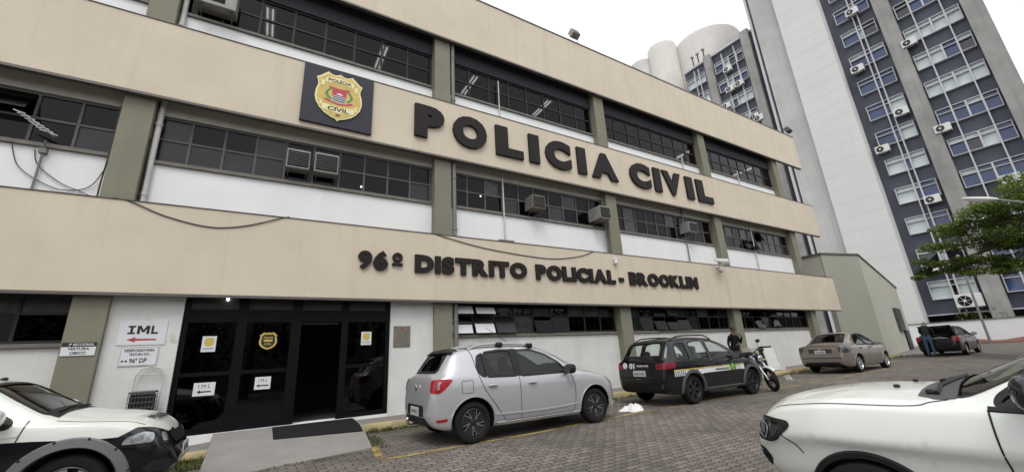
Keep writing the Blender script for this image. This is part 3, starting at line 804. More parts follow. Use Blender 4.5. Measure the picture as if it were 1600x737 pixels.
# papers and badges stuck on the entrance glass
gy = ey - 0.055
for lab, x0, z0, w, h in (('white IML arrow paper low on the leftmost glass pane', -1.08, 0.89, 0.34, 0.24), ('white IML arrow paper on the glass pane left of the doorway', -0.09, 0.93, 0.28, 0.24)):
    r = plate_sign('paper_notice', lab, x0, x0 + w, z0, z0 + h, gy, 'paper', [('I M L', x0 + w / 2, z0 + h * 0.72, w * 0.55, 0.065)], 'notice', th=0.003)
    q = MB(); q.prism([(-.11, 0), (-.06, .035), (-.06, .012), (.11, .012), (.11, -.012), (-.06, -.012), (-.06, -.035)], (x0 + w / 2, gy - 0.0035, z0 + h * .3), XU, ZU, .001); q.build('arrow', MT['ink'], r)
for lab, x0, z0 in (('white paper with small shield on leftmost glass pane', -1.06, 1.70), ('white paper with small shield on rightmost glass pane', 1.93, 1.74)):
    r = plate_sign('paper_notice', lab, x0, x0 + 0.23, z0, z0 + 0.3, gy, 'paper', [('POLICIA', x0 + .115, z0 + .06, .17, .025)], 'notice', th=0.003)
    q = MB(); q.prism(shield(.15, .18), (x0 + .115, gy - .0035, z0 + .185), XU, ZU, .002); q.build('shield', MT['gold'], r)
r = thing('glass_badge', 'golden shield sticker on the dark pane left of the doorway', 'sticker', (0.06, gy, 1.74))
q = MB(); q.prism(shield(.32, .36), (.06, gy, 1.88), XU, ZU, .004); b1 = q.build('shield', MT['gold'], r)
q = MB(); q.prism(shield(.25, .29), (.06, gy - .0045, 1.88), XU, ZU, .002); b2 = q.build('inner_shield', MT['ink'], r)
q = MB(); put_text(q, 'POLICIA', (.06, gy - .007, 1.95), XU, ZU, .17, .04, .02, .001); put_text(q, 'CIVIL', (.06, gy - .007, 1.82), XU, ZU, .13, .04, .02, .001); q.box(-.02, gy - .008, 1.87, .14, gy - .0066, 1.91); q.build('lettering', MT['gold'], r)

# ramp and mat
ramp = MB()
ramp.add([(-.66, 10.115, 0), (1.83, 10.115, 0), (1.83, 10.115, .2), (-.66, 10.115, .2), (-.60, 9.2, .165), (1.84, 9.2, .165), (-.58, 7.05, gz(0, 7) + .012), (1.66, 7.38, .018), (-.58, 7.05, -.05), (1.66, 7.38, -.05)],
         [(3, 2, 5, 4), (4, 5, 7, 6), (0, 3, 4, 6, 8), (1, 9, 7, 5, 2), (6, 7, 9, 8)])
tag(ramp.build('entrance_ramp', MT['ramp']), 'sloping grey concrete ramp up to the dark glass entrance', 'ramp')
q = MB(); q.add([(.30, 10.02, .21), (1.80, 10.02, .21), (1.80, 9.2, .178), (1.74, 8.55, .133), (.30, 8.8, .15), (.30, 9.2, .178)], [(0, 5, 2, 1), (5, 4, 3, 2)])
mo = q.build('door_mat', MT['mat'])
md = mo.modifiers.new('thick', 'SOLIDIFY'); md.thickness = 0.012; md.offset = 1
tag(mo, 'black rubber mat lying on the ramp before the doorway', 'mat')

# ------------------------------------------------------------------ lamps inside
for k, x in enumerate((-0.8, 2.3, 5.42, 8.6, 17.5, 22.6)):
    lab = ['lit twin tube lamp in the leftmost visible top window', 'lit twin tube lamp above the badge board', 'lit twin tube lamp right of the second top column', 'lit twin tube lamp above the letter C of POLICIA', 'lit twin tube lamp above the end of CIVIL', 'lit twin tube lamp in the top window nearest the tower'][k]
    r = thing('ceiling_lamp', lab, 'lamp', (x, 11.3, 10.8), 0, 'lit tube lamps on the top storey ceiling')
    for y0, y1 in ((10.7, 11.22), (11.3, 11.85)):
        q = MB(); q.box(x - .13, y0, 10.775, x + .13, y1, 10.815); h = q.build('lamp_housing', MT['camw'], r)
        q = MB()
        for dx in (-.065, .065): q.tube([(x + dx, y0 + .03, 10.755), (x + dx, y1 - .03, 10.755)], .018, 8)
        q.build('tube', MT['tube'], h, smooth=True)
for lab, p in (('small lit bulb behind the glass over the left entrance pane', (-0.74, 10.14, 2.80)), ('small lit bulb inside middle window left of second column', (2.1, 12.3, 6.68)), ('small lit bulb inside middle window under the letter L', (5.85, 11.5, 6.68))):
    r = thing('light_bulb', lab, 'lamp', p)
    q = MB(); q.sup((p[0], p[1], p[2] - .06), .028, .028, .035, 1.0, 12, 8); q.build('bulb', MT['bulb'], r, smooth=True)
    q = MB(); q.tube([(p[0], p[1], p[2]), (p[0], p[1], p[2] + .4)], .02, 8); q.build('holder', MT['black'], r)

# ------------------------------------------------------------------ things fixed on the front
def window_ac(x0, x1, z0, z1, lab, out=0.32, mat='acw'):
    y = WY + .05
    r = thing('window_air_conditioner', lab, 'air conditioner', ((x0 + x1) / 2, y, z0))
    q = MB(); q.box(x0, y - out, z0, x1, y + .1, z1); c = q.build('case', MT[mat], r, bevel=.012)
    w, h = x1 - x0, z1 - z0
    q = MB(); q.box(x0 + .05 * w, y - out - .006, z0 + .08 * h, x1 - .05 * w, y - out - .0005, z0 + .9 * h); q.build('grille', MT['grille'], r)
    q = MB()
    for k in range(1, 8): q.box(x0 + .05 * w, y - out - .012, z0 + h * (.08 + .82 * k / 8) - .004, x1 - .05 * w, y - out - .0065, z0 + h * (.08 + .82 * k / 8) + .004)
    q.build('louvre', MT['pipe'], r)
    q = MB()
    for x in (x0 + .06, x1 - .06): q.tube([(x, y - out + .02, z0 - .01), (x, WY - .02, z0 - .14)], .012, 6)
    q.build('bracket', MT['cap'], r)
    return r
window_ac(0.0, 0.5, 5.85, 6.33, 'left of two grey window air conditioners sitting side by side', .3)
window_ac(0.60, 1.14, 5.85, 6.36, 'right of two grey window air conditioners sitting side by side', .3)
window_ac(6.85, 7.35, 5.78, 6.22, 'dark grey window air conditioner under the letters L and I', .45, 'sill')
window_ac(9.55, 10.05, 5.74, 6.2, 'grey window air conditioner beside the middle column under letter A', .6)
window_ac(14.6, 15.15, 5.86, 6.3, 'pale window air conditioner under the letter I of CIVIL', .45, 'acw')
# top storey unit near the left corner
r = thing('window_air_conditioner', 'beige air conditioner box on the top storey near upper left corner', 'air conditioner', (-1.75, 10, 9.6))
q = MB(); q.box(-2.2, 9.9, 9.62, -1.42, 10.3, 10.25); q.build('case', MT['acw'], r, bevel=.015)
q = MB(); q.box(-2.1, 9.893, 9.72, -1.65, 9.8995, 10.18); q.build('grille', MT['grille'], r)
q = MB(); q.tube([(-2.1, 9.95, 9.6), (-2.1, WY - .02, 9.45)], .015, 6); q.tube([(-1.5, 9.95, 9.6), (-1.5, WY - .02, 9.45)], .015, 6); q.build('bracket', MT['cap'], r)

# security cameras
r = thing('dome_camera', 'small white dome camera above the word POLICIAL on lowest band', 'camera', (10.08, FY, 4.3))
q = MB(); q.box(10.03, FY - .1, 4.27, 10.13, FY - .002, 4.36); q.build('mount', MT['camw'], r, bevel=.01)
q = MB(); q.sup((10.08, FY - .07, 4.2), .065, .065, .075, 1, 16, 10); q.build('dome', MT['camw'], r, smooth=True)
r = thing('bullet_camera', 'white bullet cameras on an arm above the N of BROOKLIN', 'camera', (15.85, FY, 4.5))
q = MB(); q.tube([(15.9, FY - .002, 4.42), (15.9, FY - .3, 4.46), (15.75, FY - .42, 4.5)], .03, 8); q.build('arm', MT['camw'], r, smooth=True)
q = MB(); q.obox((15.72, FY - .42, 4.62), (.8, -.6, -.12), (.6, .8, 0), (0, 0, 1), .24, .06, .06); q.build('camera_body', MT['camw'], r, bevel=.012)
q = MB(); q.obox((16.1, FY - .3, 4.58), (.9, -.4, -.1), (.4, .9, 0), (0, 0, 1), .2, .05, .05); q.build('camera_body', MT['steel'], r, bevel=.012)
r = thing('dome_camera', 'small dark glass dome camera hanging below the bullet cameras', 'camera', (15.98, FY, 4.25))
q = MB(); q.tube([(15.98, FY - .13, 4.44), (15.98, FY - .13, 4.31)], .04, 10); q.box(15.95, FY - .13, 4.40, 16.01, FY - .002, 4.44); q.build('mount', MT['camw'], r)
q = MB(); q.sup((15.98, FY - .13, 4.25), .075, .075, .075, 1, 16, 10); q.build('dome', MT['steel'], r, smooth=True)

# floodlights on the roof edge
def flood(x, lab, dark):
    z = 13.21
    r = thing('floodlight', lab, 'floodlight', (x, FY + .06, z))
    q = MB()
    for dx in (-.2, .2): q.tube([(x + dx, FY + .06, z), (x + dx, FY + .06, z + .32)], .015, 6)
    q.tube([(x - .2, FY + .06, z + .01), (x + .2, FY + .06, z + .01)], .015, 6); q.build('yoke', MT['steel'], r)
    q = MB(); q.obox((x, FY - .02, z + .36), (1, 0, 0), (0, .9, -.42), (0, .42, .9), .19, .13, .17); h = q.build('lamp_case', MT['acw'] if not dark else MT['slate'], r, bevel=.04)
    q = MB(); q.obox(Vector((x, FY - .02, z + .36)) + Vector((0, -.9, .42)) * .132, (1, 0, 0), (0, .9, -.42), (0, .42, .9), .16, .004, .14); q.build('lamp_glass', MT['slate'], r)
flood(9.45, 'grey floodlight standing on the roof edge against white sky', False)
flood(26.0, 'dark floodlight on the roof edge beside the white tower slab', True)

# cables
def cable(pts, lab, r_=.011, mat='cable', n=14):
    P = []
    for i in range(len(pts) - 1):
        p0 = Vector(pts[max(i - 1, 0)]); p1 = Vector(pts[i]); p2 = Vector(pts[i + 1]); p3 = Vector(pts[min(i + 2, len(pts) - 1)])
        for k in range(n):
            t = k / n
            P.append(.5 * ((2 * p1) + (p2 - p0) * t + (2 * p0 - 5 * p1 + 4 * p2 - p3) * t * t + (3 * p1 - p0 - 3 * p2 + p3) * t ** 3))
    P.append(Vector(pts[-1]))
    q = MB(); q.tube(P, r_, 6)
    return tag(q.build('cable', MT[mat], smooth=True), lab, 'cable')
cy = FY - .014
cable([(-2.75, FY + .05, 4.57), (-2.45, cy, 4.50), (-1.9, cy, 4.28), (-1.2, cy, 4.15), (-.6, cy, 4.25), (.07, cy, 4.52), (.2, FY + .06, 4.57)], 'black cable sagging over the lowest band left of the letters')
cable([(3.5, FY + .05, 4.57), (3.8, cy, 4.49), (5.2, cy, 4.26), (7.2, cy, 4.14), (8.4, cy, 4.28), (9.1, cy, 4.5), (9.3, FY + .06, 4.57)], 'black cable sagging over the lowest band above DISTRITO POLICIAL')
wy2 = WY - .03
cable([(-4.35, wy2, 5.5), (-4.2, wy2, 5.1), (-3.9, wy2, 4.85), (-3.55, wy2, 4.72), (-3.2, wy2, 4.85), (-3.0, CY + .1, 5.3)], 'thin cable loop hanging from antenna to the olive column', .008)
cable([(-4.05, wy2, 5.45), (-3.95, wy2, 5.15), (-3.6, wy2, 4.85), (-3.3, wy2, 4.72), (-3.15, wy2, 4.62), (-3.14, wy2, 4.3)], 'thin cable dropping from antenna behind the lowest band', .008)
cable([(-3.0, CY + .06, 6.6), (-3.0, CY + .05, 5.5), (-3.02, CY + .06, 4.9), (-3.01, CY + .05, 4.3)], 'black cable running down left edge of olive column', .014)
cable([(-2.47, CY + .1, 6.0), (-2.44, CY + .12, 5.4), (-2.43, CY + .12, 4.3)], 'black cable running down beside pale pipe', .012)
# tv antenna
r = thing('tv_antenna', 'silver yagi television antenna leaning at the upper left window', 'antenna', (-3.9, WY - .06, 5.3))
q = MB(); q.tube([(-3.93, WY - .05, 4.4), (-3.93, WY - .05, 5.45), (-3.9, WY - .15, 5.6)], .02, 8); q.box(-3.98, WY - .09, 5.38, -3.88, WY - .001, 5.48); q.build('mast', MT['pipe'], r)
a0, a1 = Vector((-4.22, WY - .42, 5.97)), Vector((-3.80, WY - .16, 5.70))
q = MB(); q.tube([a0, a1], .012, 6); q.build('boom', MT['steel'], r)
q = MB()
for k in range(8):
    c = a0.lerp(a1, k / 8.5); l = .10 + .008 * k
    q.tube([c - Vector((.86, -.1, -.28)) * l, c + Vector((.86, -.1, -.28)) * l], .007, 6)
q.build('element', MT['steel'], r)
# ------------------------------------------------------------------ blue tower block with white core
TY = R(-2.59); TK = 50 / 45.0
TN = Vector((math.cos(TY), -math.sin(TY), 0)); TT = Vector((math.sin(TY), math.cos(TY), 0))
def tf(u, d, z):
    p = TN * (50 - d) + TT * (u * TK)
    return (p.x, p.y, 1.28 + z * TK)
TG = -0.8          # ground in tower units
PIT = 2.65
tower = thing('tower_block', 'tall slate blue office tower with white blind slab and concrete piers', 'building', (50, 10, 0.4))
q = MB(tf)
q.box(24.3, -14, 1.45, 14.8, -.3, 34.3); q.box(14.81, -14, 1.45, 0.9, -.3, 44)
q.build('spandrel_wall', MT['tblue'], tower)
q = MB(tf); q.box(24.3, -14, TG - 1, 9.2, -.4, 1.44); q.box(9.1, -6, TG - 1, .5, -5, 1.44); q.build('undercroft_wall', MT['slate'], tower)
q = MB(tf); q.box(9.08, -.28, 1.36, .9, .06, 1.445); q.box(24.31, -14.05, 34.3, 14.8, .03, 34.55); q.build('edge_trim', MT['talu'], tower)
q = MB(tf); q.box(12.62, -.28, TG - 1, 9.16, 1.15, 46); wsl = q.build('white_slab', MT['twhite'], tower, bevel=.02)
q = MB(tf)
for z in np.arange(1, 46, 1.33): q.box(12.6, 1.151, z, 9.18, 1.156, z + .018)
q.build('render_joint', MT['tjoint'], wsl)
q = MB(tf); q.box(14.9, -.28, TG - 1, 12.72, .75, 46); q.build('grey_slab', MT['tgreyl'], tower, bevel=.02)
q = MB(tf); q.box(15.35, -.28, TG, 15.13, .72, 46); q.build('white_fin', MT['talu'], tower)
def pier(u0, u1, z0, z1, d=.45):
    q = MB(tf); q.box(u0, -.28, z0, u1, d, z1); q.build('pier', MT['tgrey'], tower, bevel=.02)
pier(5.75, 4.75, TG - 1, 44.3); pier(1.15, .1, TG - 1, 44.3, .5); pier(21.35, 20.5, TG, 34.7, .35); pier(16.75, 15.85, TG, 34.8, .35)
random.seed(11)
def twin(u0, u1, z1, splits, panes):
    z0 = z1 - 1.42
    f = MB(tf); w = .055
    f.box(u0, -.29, z0, u1, .03, z0 + w); f.box(u0, -.29, z1 - w, u1, .03, z1); f.box(u0, -.29, z1 - .42 - w / 2, u1, .02, z1 - .42 + w / 2)
    E_ = [u0] + splits + [u1]
    for k, u in enumerate(E_):
        ww = w * (2.0 if 0 < k < len(E_) - 1 else 1)
        f.box(u + ww / 2, -.29, z0 + .001, u - ww / 2, .035, z1 - .001)
    wn = f.build('window', MT['talu'], tower)
    gs = {}
    for k in range(len(E_) - 1):
        mm = panes[k]
        tp = mm if random.random() < .5 else ('tblind' if random.random() < .35 else mm)
        for m_, a, b_ in ((mm, z0, z1 - .42), (tp, z1 - .42, z1)):
            gs.setdefault(m_, []).append((E_[k], E_[k + 1], a, b_))
    for m_, L in gs.items():
        q = MB(tf)
        for (a, b_, c, d) in L:
            j = random.uniform(-.03, .03); j2 = random.uniform(-.02, .02)
            q.add([(a, -.2 + j, c), (b_, -.2 + j2, c), (b_, -.2, d), (a, -.2 + j2, d)], [(0, 1, 2, 3)])
        q.build('pane', MT[m_], wn)
def kinds(n, w):
    return [random.choices(['tpane', 'tblind', 'tdark'], w)[0] for _ in range(n)]
for i in range(0, 14):
    z1 = 3.97 + PIT * i
    row = random.random()
    wA = (5, 3, 1) if i > 3 else (2, 4, 4)
    twin(8.48, 6.0, z1, [7.3, 6.95], kinds(3, wA))
    wB = (1, 9, .5) if i in (7, 8, 6) else ((6, 1.2, 1) if i in (3, 9, 5) else (1, 3, 4) if i < 4 else (4, 2, 2))
    twin(4.62, 1.3, z1, [3.75, 2.95, 2.1], kinds(4, wB))
for i in range(6, 12):
    z1 = 3.97 + PIT * i - .1
    twin(24.0, 21.6, z1, [23.0, 22.3], kinds(3, (3, 4, 1)))
    twin(20.3, 16.95, z1, [19.2, 18.6, 17.7], kinds(4, (4, 3, 2)))
# thin white service pipes running down the front
q = MB(tf)
for u in (7.3, 6.95, 3.75, 2.1): q.box(u + .04, -.29, 1.46, u - .04, .05, 44)
for u in (22.9, 22.35, 19.3, 17.8): q.box(u + .035, -.29, 10, u - .035, .05, 33.9)
q.build('service_pipe', MT['talu'], tower)
# condensers hung below the windows
def condenser(u, z, lab, s=1.0, proto=[None]):
    p = tf(u, .06, z)
    if proto[0] is None:
        r = thing('condenser_unit', lab, 'air conditioner', p, -TY * 0 + TY * -1, 'white condenser units hung on the tower')
        # local frame: x out of the wall is -X world; the fan faces -X
        b = MB(); b.box(-.42, -.45, 0, -.06, .45, .62); b.build('case', MT['acl'], r, local=True, bevel=.03)
        b = MB(); b.lathe([(0.0, 0), (.24, 0), (.24, .012), (.0, .012)], (-.4205, .12, .31), (-1, 0, 0), 20); b.build('fan_grille', MT['grille'], r, local=True)
        b = MB(); b.lathe([(.06, 0), (.06, .02), (.0, .02)], (-.433, .12, .31), (-1, 0, 0), 12)
        for k in range(6): b.obox((-.438, .12 + .13 * math.cos(k), .31 + .13 * math.sin(k)), (0, math.cos(k), math.sin(k)), (0, -math.sin(k), math.cos(k)), (1, 0, 0), .1, .006, .003)
        b.build('fan_guard', MT['acl'], r, local=True)
        b = MB(); b.box(-.45, -.35, -.06, .06, -.30, -.002); b.box(-.45, .30, -.06, .06, .35, -.002); b.build('bracket', MT['cap'], r, local=True)
        proto[0] = r
    else:
        r = copy_tree(proto[0]); r.location = p; r['label'] = lab
    r.scale = (s * 1.15, s * 1.15, s * 1.15)
    return r
ordn = ['lowest', 'second', 'third', 'fourth', 'fifth', 'sixth', 'seventh', 'eighth', 'ninth', 'tenth', 'eleventh', 'twelfth']
CU = [(7.15, 29.0, 10, 'between white slab and middle pier'), (8.1, 23.3, 8, 'beside the white slab'), (4.5, 23.4, 8, 'right of the middle pier'), (6.4, 17.8, 6, 'left of the middle pier'), (4.55, 15.2, 5, 'right of the middle pier'), (8.3, 15.2, 5, 'beside the white slab'),
      (6.5, 9.9, 3, 'left of the middle pier'), (2.4, 10.0, 3, 'near the outer end pier'), (8.0, 4.4, 1, 'beside the white slab'),
      (18.8, 30.9, 11, 'between the two left piers, nearest the roof'), (19.05, 28.3, 10, 'of the left wing beside its pier'), (17.95, 28.35, 10, 'of the left wing, middle of the bay'), (19.9, 26.5, 9, 'of the left wing just above the cream parapet'), (21.9, 28.2, 10, 'left of the leftmost pier under the round water tank'), (16.9, 23.2, 8, 'of the left wing close above the parapet'), (17.3, 23.6, 8, 'of the left wing touching its neighbour')]
for u, z, fl, wh in CU:
    condenser(u, z, 'condenser under %s tower window row %s' % (ordn[min(fl, 11)], wh))
condenser(6.55, 1.75, 'big white condenser unit at the foot of blue tower above the dark sedan', 1.5)

# roof drums
r = thing('water_tank_drum', 'broad round plastered water tank drum on the tower roof', 'water tank', (55.3, 28.7, 39))
q = MB(); q.lathe([(0, 36), (4.9, 36), (4.9, 46.3), (4.75, 46.6), (0, 46.6)], (55.3, 28.7, 0), (0, 0, 1), 64); q.build('drum_wall', MT['drum'], r, smooth=True)
r = thing('stair_drum', 'tall narrow plastered round stair tower beside the water tank drum', 'stair tower', (50.2, 32.9, 0))
q = MB(); q.lathe([(0, 0), (2.25, 0), (2.25, 47.0), (2.1, 47.4), (0, 47.5)], (50.2, 32.9, 0), (0, 0, 1), 48); q.build('drum_wall', MT['drum'], r, smooth=True)
r = thing('stair_drum', 'low grey round turret half behind the tall narrow stair tower', 'stair tower', (49.2, 36.2, 0))
q = MB(); q.lathe([(0, 0), (2.0, 0), (2.0, 46.0), (1.9, 46.2), (0, 46.3)], (49.2, 36.2, 0), (0, 0, 1), 40); q.build('drum_wall', MT['tgreyl'], r, smooth=True)
for k, (u, z) in enumerate(((22.7, 34.6), (22.0, 34.6), (21.2, 34.7))):
    p = tf(u, .1, z)
    r = thing('roof_vent', ['first', 'second', 'third'][k] + ' thin vent pipe from the left on the tower roof edge', 'vent', p, 0, 'thin vent pipes on the tower roof')
    q = MB(); q.tube([p, (p[0], p[1], p[2] + 1.3)], .09, 8); q.build('stack', MT['slate'], r)
    q = MB(); q.lathe([(.22, 0), (.26, .2), (.1, .35), (0, .36)], (p[0], p[1], p[2] + 1.3), (0, 0, 1), 12); q.build('cowl', MT['talu'], r, smooth=True)

# ------------------------------------------------------------------ grey-green annex with falling parapet
ax = thing('annex', 'windowless grey green annex with a falling parapet beside the police station', 'building', (32, 11, .2))
P0, P1, P2, P3 = (28.0, 18.0), (28.0, 10.72), (31.0, 9.95), (42.0, 11.75)
def wall_panel(a, b_, za, zb, z0, mat, name, th=.25):
    q = MB()
    d = (Vector(b_) - Vector(a)).normalized(); nn = Vector((-d.y, d.x)) * th
    A = Vector(a); B = Vector(b_)
    q.add([(A.x, A.y, z0), (B.x, B.y, z0), (B.x, B.y, zb), (A.x, A.y, za), (A.x + nn.x, A.y + nn.y, z0), (B.x + nn.x, B.y + nn.y, z0), (B.x + nn.x, B.y + nn.y, zb), (A.x + nn.x, A.y + nn.y, za)],
          [(0, 1, 2, 3), (5, 4, 7, 6), (3, 2, 6, 7), (0, 3, 7, 4), (1, 5, 6, 2), (0, 4, 5, 1)])
    o = q.build(name, mat, ax)
    c = MB(); e = d * .04; m_ = Vector((-d.y, d.x)) * .06
    c.add([(A.x - e.x - m_.x, A.y - e.y - m_.y, za + .003), (B.x + e.x - m_.x, B.y + e.y - m_.y, zb + .003), (B.x + e.x + nn.x, B.y + e.y + nn.y, zb + .003), (A.x - e.x + nn.x, A.y - e.y + nn.y, za + .003),
           (A.x - e.x - m_.x, A.y - e.y - m_.y, za + .09), (B.x + e.x - m_.x, B.y + e.y - m_.y, zb + .09), (B.x + e.x + nn.x, B.y + e.y + nn.y, zb + .09), (A.x - e.x + nn.x, A.y - e.y + nn.y, za + .09)],
          [(0, 3, 2, 1), (4, 5, 6, 7), (0, 1, 5, 4), (1, 2, 6, 5), (2, 3, 7, 6), (3, 0, 4, 7)])
    c.build('coping', MT['cap'], o)
wall_panel(P1, (P2[0] - .02, P2[1] + .005), 6.2, 6.2, 0, MT['annex'], 'front_wall')
wall_panel(P2, P3, 6.2, 4.85, 0, MT['annexl'], 'side_wall')
wall_panel((P1[0] + .02, P0[1]), (P1[0] + .02, P1[1] + .03), 6.2, 6.2, 4.9, MT['annexl'], 'return_wall')
q = MB(); q.box(28.3, 11.3, 4.7, 38, 14.5, 4.8); q.build('roof', MT['slate'], ax)
# glazed door in the gap between station and annex
q = MB(); q.box(24.6, 12.0, .2, 24.75, 12.1, 4.6); q.box(26.6, 12.0, .2, 26.9, 12.1, 4.6); q.box(25.6, 12.0, .2, 25.7, 12.1, 4.6); q.box(24.75, 12.02, 2.6, 26.6, 12.08, 2.7); gd = q.build('door_frame', MT['black'], ax)
q = MB(); q.box(24.75, 12.04, .2, 26.6, 12.06, 4.6); q.build('pane', MT['tpane'], gd)
dv = Vector((P3[0] - P2[0], P3[1] - P2[1], 0)).normalized(); dn = Vector((dv.y, -dv.x, 0))
def onface(s, o): p = Vector((P2[0], P2[1], 0)) + dv * s + dn * o; return p
c = onface(7.4, .09); r = thing('meter_cabinet', 'dark slate metal cabinet high on the pale annex wall', 'cabinet', (c.x, c.y, 1.65))
q = MB(); q.obox((c.x, c.y, 2.42), dv, dn, (0, 0, 1), .95, .085, .76); b = q.build('case', MT['slate'], r, bevel=.015)
q = MB(); q.obox((c.x + dn.x * .089, c.y + dn.y * .089, 2.42), dv, dn, (0, 0, 1), .86, .004, .68); q.build('cabinet_door', MT['slate'], b)
c = onface(9.2, .04); r = thing('annex_door', 'black door low on the pale annex wall behind the standing man', 'door', (c.x, c.y, .25))
q = MB(); q.obox((c.x, c.y, .95), dv, dn, (0, 0, 1), .85, .035, .72); q.build('door_leaf', MT['black'], r); 
q = MB(); q.obox((c.x + dn.x * .05, c.y + dn.y * .05, .95), dv, dn, (0, 0, 1), .03, .015, .06); q.build('handle', MT['steel'], r)

# ------------------------------------------------------------------ boundary wall, pole, lamp, soil
r = thing('boundary_wall', 'long white boundary wall with damp red stained base below the tower', 'wall', (46.6, 0, .45))
q = MB(); q.box(46.5, -40, -.3, 46.75, 14, 2.13); q.build('wall_face', MT['white'], r)
q = MB(); q.box(46.45, -40, 2.133, 46.8, 14, 2.2); q.build('coping', MT['sill'], r)
grid_sheet('soil_strip', MT['soil'], [45.6, 46.0, 46.49], [i * .5 for i in range(8, 20)], lambda x, y: gz(x, y) + .03 + max(0, (x - 45.6)) * .35 * (0.7 + .3 * math.sin(y * 2.1)))
p = Vector((45.6, 8.55, gz(45.6, 8.5)))
r = thing('slim_pole', 'slim grey metal pole standing at the white boundary wall', 'pole', p)
q = MB(); q.tube([p, p + Vector((0, 0, 6.4))], [.085, .06], 10); q.build('shaft', MT['pipe'], r, smooth=True)
q = MB(); q.sup(p + Vector((0, 0, 6.5)), .12, .12, .14, 1, 12, 8); q.build('finial', MT['pipe'], r, smooth=True)
p = Vector((19.2, -.6, 0)); 
r = thing('street_lamp', 'street lamp head on a curved arm in front of the tree', 'street lamp', p)
q = MB(); q.tube([p, p + Vector((0, 0, 4.2)), p + Vector((.05, .4, 4.75)), Vector((20, 1.9, 5.05)), Vector((20, 2.45, 5.36))], [.08, .06, .05, .035, .03], 10); q.build('pole', MT['pipe'], r, smooth=True)
rot = Vector((0, .92, .36)).to_track_quat('X', 'Z').to_matrix()
q = MB(); q.sup((20, 2.78, 5.50), .42, .15, .07, .8, 20, 10, rot); q.build('lamp_head', MT['acl'], r, smooth=True)
q = MB(); q.sup((20, 2.82, 5.455), .27, .1, .05, .9, 16, 8, rot); q.build('lamp_glass', MT['camw'], r, smooth=True)

# ------------------------------------------------------------------ trees
def leaf_cloud(mb, c, rad, n, size, rng, flat=.5):
    for _ in range(n):
        while True:
            d = Vector((rng.uniform(-1, 1), rng.uniform(-1, 1), rng.uniform(-1, 1)))
            if d.length < 1: break
        p = Vector(c) + Vector((d.x * rad, d.y * rad, d.z * rad * flat))
        a = Vector((rng.uniform(-1, 1), rng.uniform(-1, 1), rng.uniform(-.7, .35))).normalized()
        b = a.cross(Vector((rng.uniform(-.4, .4), rng.uniform(-.4, .4), 1))).normalized()
        l = size * rng.uniform(.6, 1.3); w = l * .28
        mb.add([p - a * l * .5, p + b * w, p + a * l * .5 - Vector((0, 0, l * .12)), p - b * w], [(0, 1, 2, 3)])
def tree(name, label, base, h, trunk_r, sprays, rng, leafmat, lsize, nper, group=None, lean=(0, 0)):
    base = Vector(base)
    r = thing(name, label, 'tree', base, 0, group)
    tb = MB()
    top = base + Vector((lean[0], lean[1], h * .62))
    tb.tube([base - Vector((0, 0, .3)), base + Vector((lean[0] * .2, lean[1] * .2, h * .25)), base + Vector((lean[0] * .6, lean[1] * .6, h * .45)), top], [trunk_r, trunk_r * .8, trunk_r * .65, trunk_r * .4], 10)
    lb = MB()
    for (c, rad, fl, dens) in sprays:
        c = Vector(c)
        s = base + Vector((lean[0] * .5, lean[1] * .5, h * rng.uniform(.35, .6)))
        m1 = s.lerp(c, .5) + Vector((rng.uniform(-.4, .4), rng.uniform(-.4, .4), .35))
        tb.tube([s, m1, c - Vector((0, 0, rad * fl * .3))], [trunk_r * .35, trunk_r * .2, trunk_r * .06], 6)
        for k in range(int(6 * dens)):
            a = rng.uniform(0, 2 * math.pi); rr = rad * math.sqrt(rng.random()) 
            cc = c + Vector((math.cos(a) * rr, math.sin(a) * rr, rng.uniform(-1, 1) * rad * fl * (1.35 - .7 * rr / rad)))
            tb.tube([c, cc], [trunk_r * .06, .008], 4)
            leaf_cloud(lb, cc, rad * .34, nper, lsize, rng, .42)
    tb.build('trunk', MT['bark'], r, smooth=True)
    lb.build('crown', leafmat, r)
    return r
rng = random.Random(5)
def sp(px, py, pz, rad, fl=.3, d=1.0): return ((px, py, pz), rad * 1.25, fl, d * 1.25)
tree('feathery_tree', 'bright green feathery tree with layered branches at right edge', (28.2, 1.0, .05), 9.5, .22,
     [sp(28.0, 5.9, 4.55, .95, .22, .9), sp(28.2, 6.6, 4.2, .7, .2, .7), sp(27.9, 4.6, 5.2, 1.2, .25, 1.5), sp(28.3, 3.6, 6.3, 1.35, .26, 1.9), sp(28.0, 2.6, 5.3, 1.3, .3, 1.6), sp(28.4, 2.4, 7.0, 1.2, .3, 1.6), sp(27.8, 4.7, 6.0, 1.0, .2, 1.2),
      sp(28.2, 3.8, 3.95, 1.1, .22, 1.1), sp(28.1, 2.6, 4.1, 1.1, .25, 1.2), sp(28.3, 1.2, 6.2, 1.8, .35, 2), sp(28.0, -.2, 5.4, 1.8, .35, 1.6), sp(28.5, .8, 7.6, 1.6, .3, 1.4), sp(28.1, 5.0, 4.3, .9, .2, .8), sp(28.3, 3.3, 5.2, 1.2, .25, 1.3), sp(29.5, 0.5, 4.5, 1.5, .3, 1.2), sp(28.0, 1.0, 4.4, 1.3, .3, 1.3), sp(28.2, 3.3, 4.6, 1.2, .25, 1.3), sp(28.0, 4.3, 3.9, .8, .22, .9), sp(28.1, 2.3, 6.2, 1.2, .3, 1.4)],
     rng, MT['leaf'], .135, 210)
tree('dark_tree', 'dark treetop showing past the far edge of the tower', (66, -3.6, 1), 24, .5,
     [sp(66, -3.2, 22.2, 2.8, .7, 2.5), sp(66, -2.2, 20.0, 2.2, .7, 2.5), sp(66, -5, 20, 3.5, .7, 3), sp(66, -4, 17, 3, .7, 2)], rng, MT['leafd'], .5, 70)
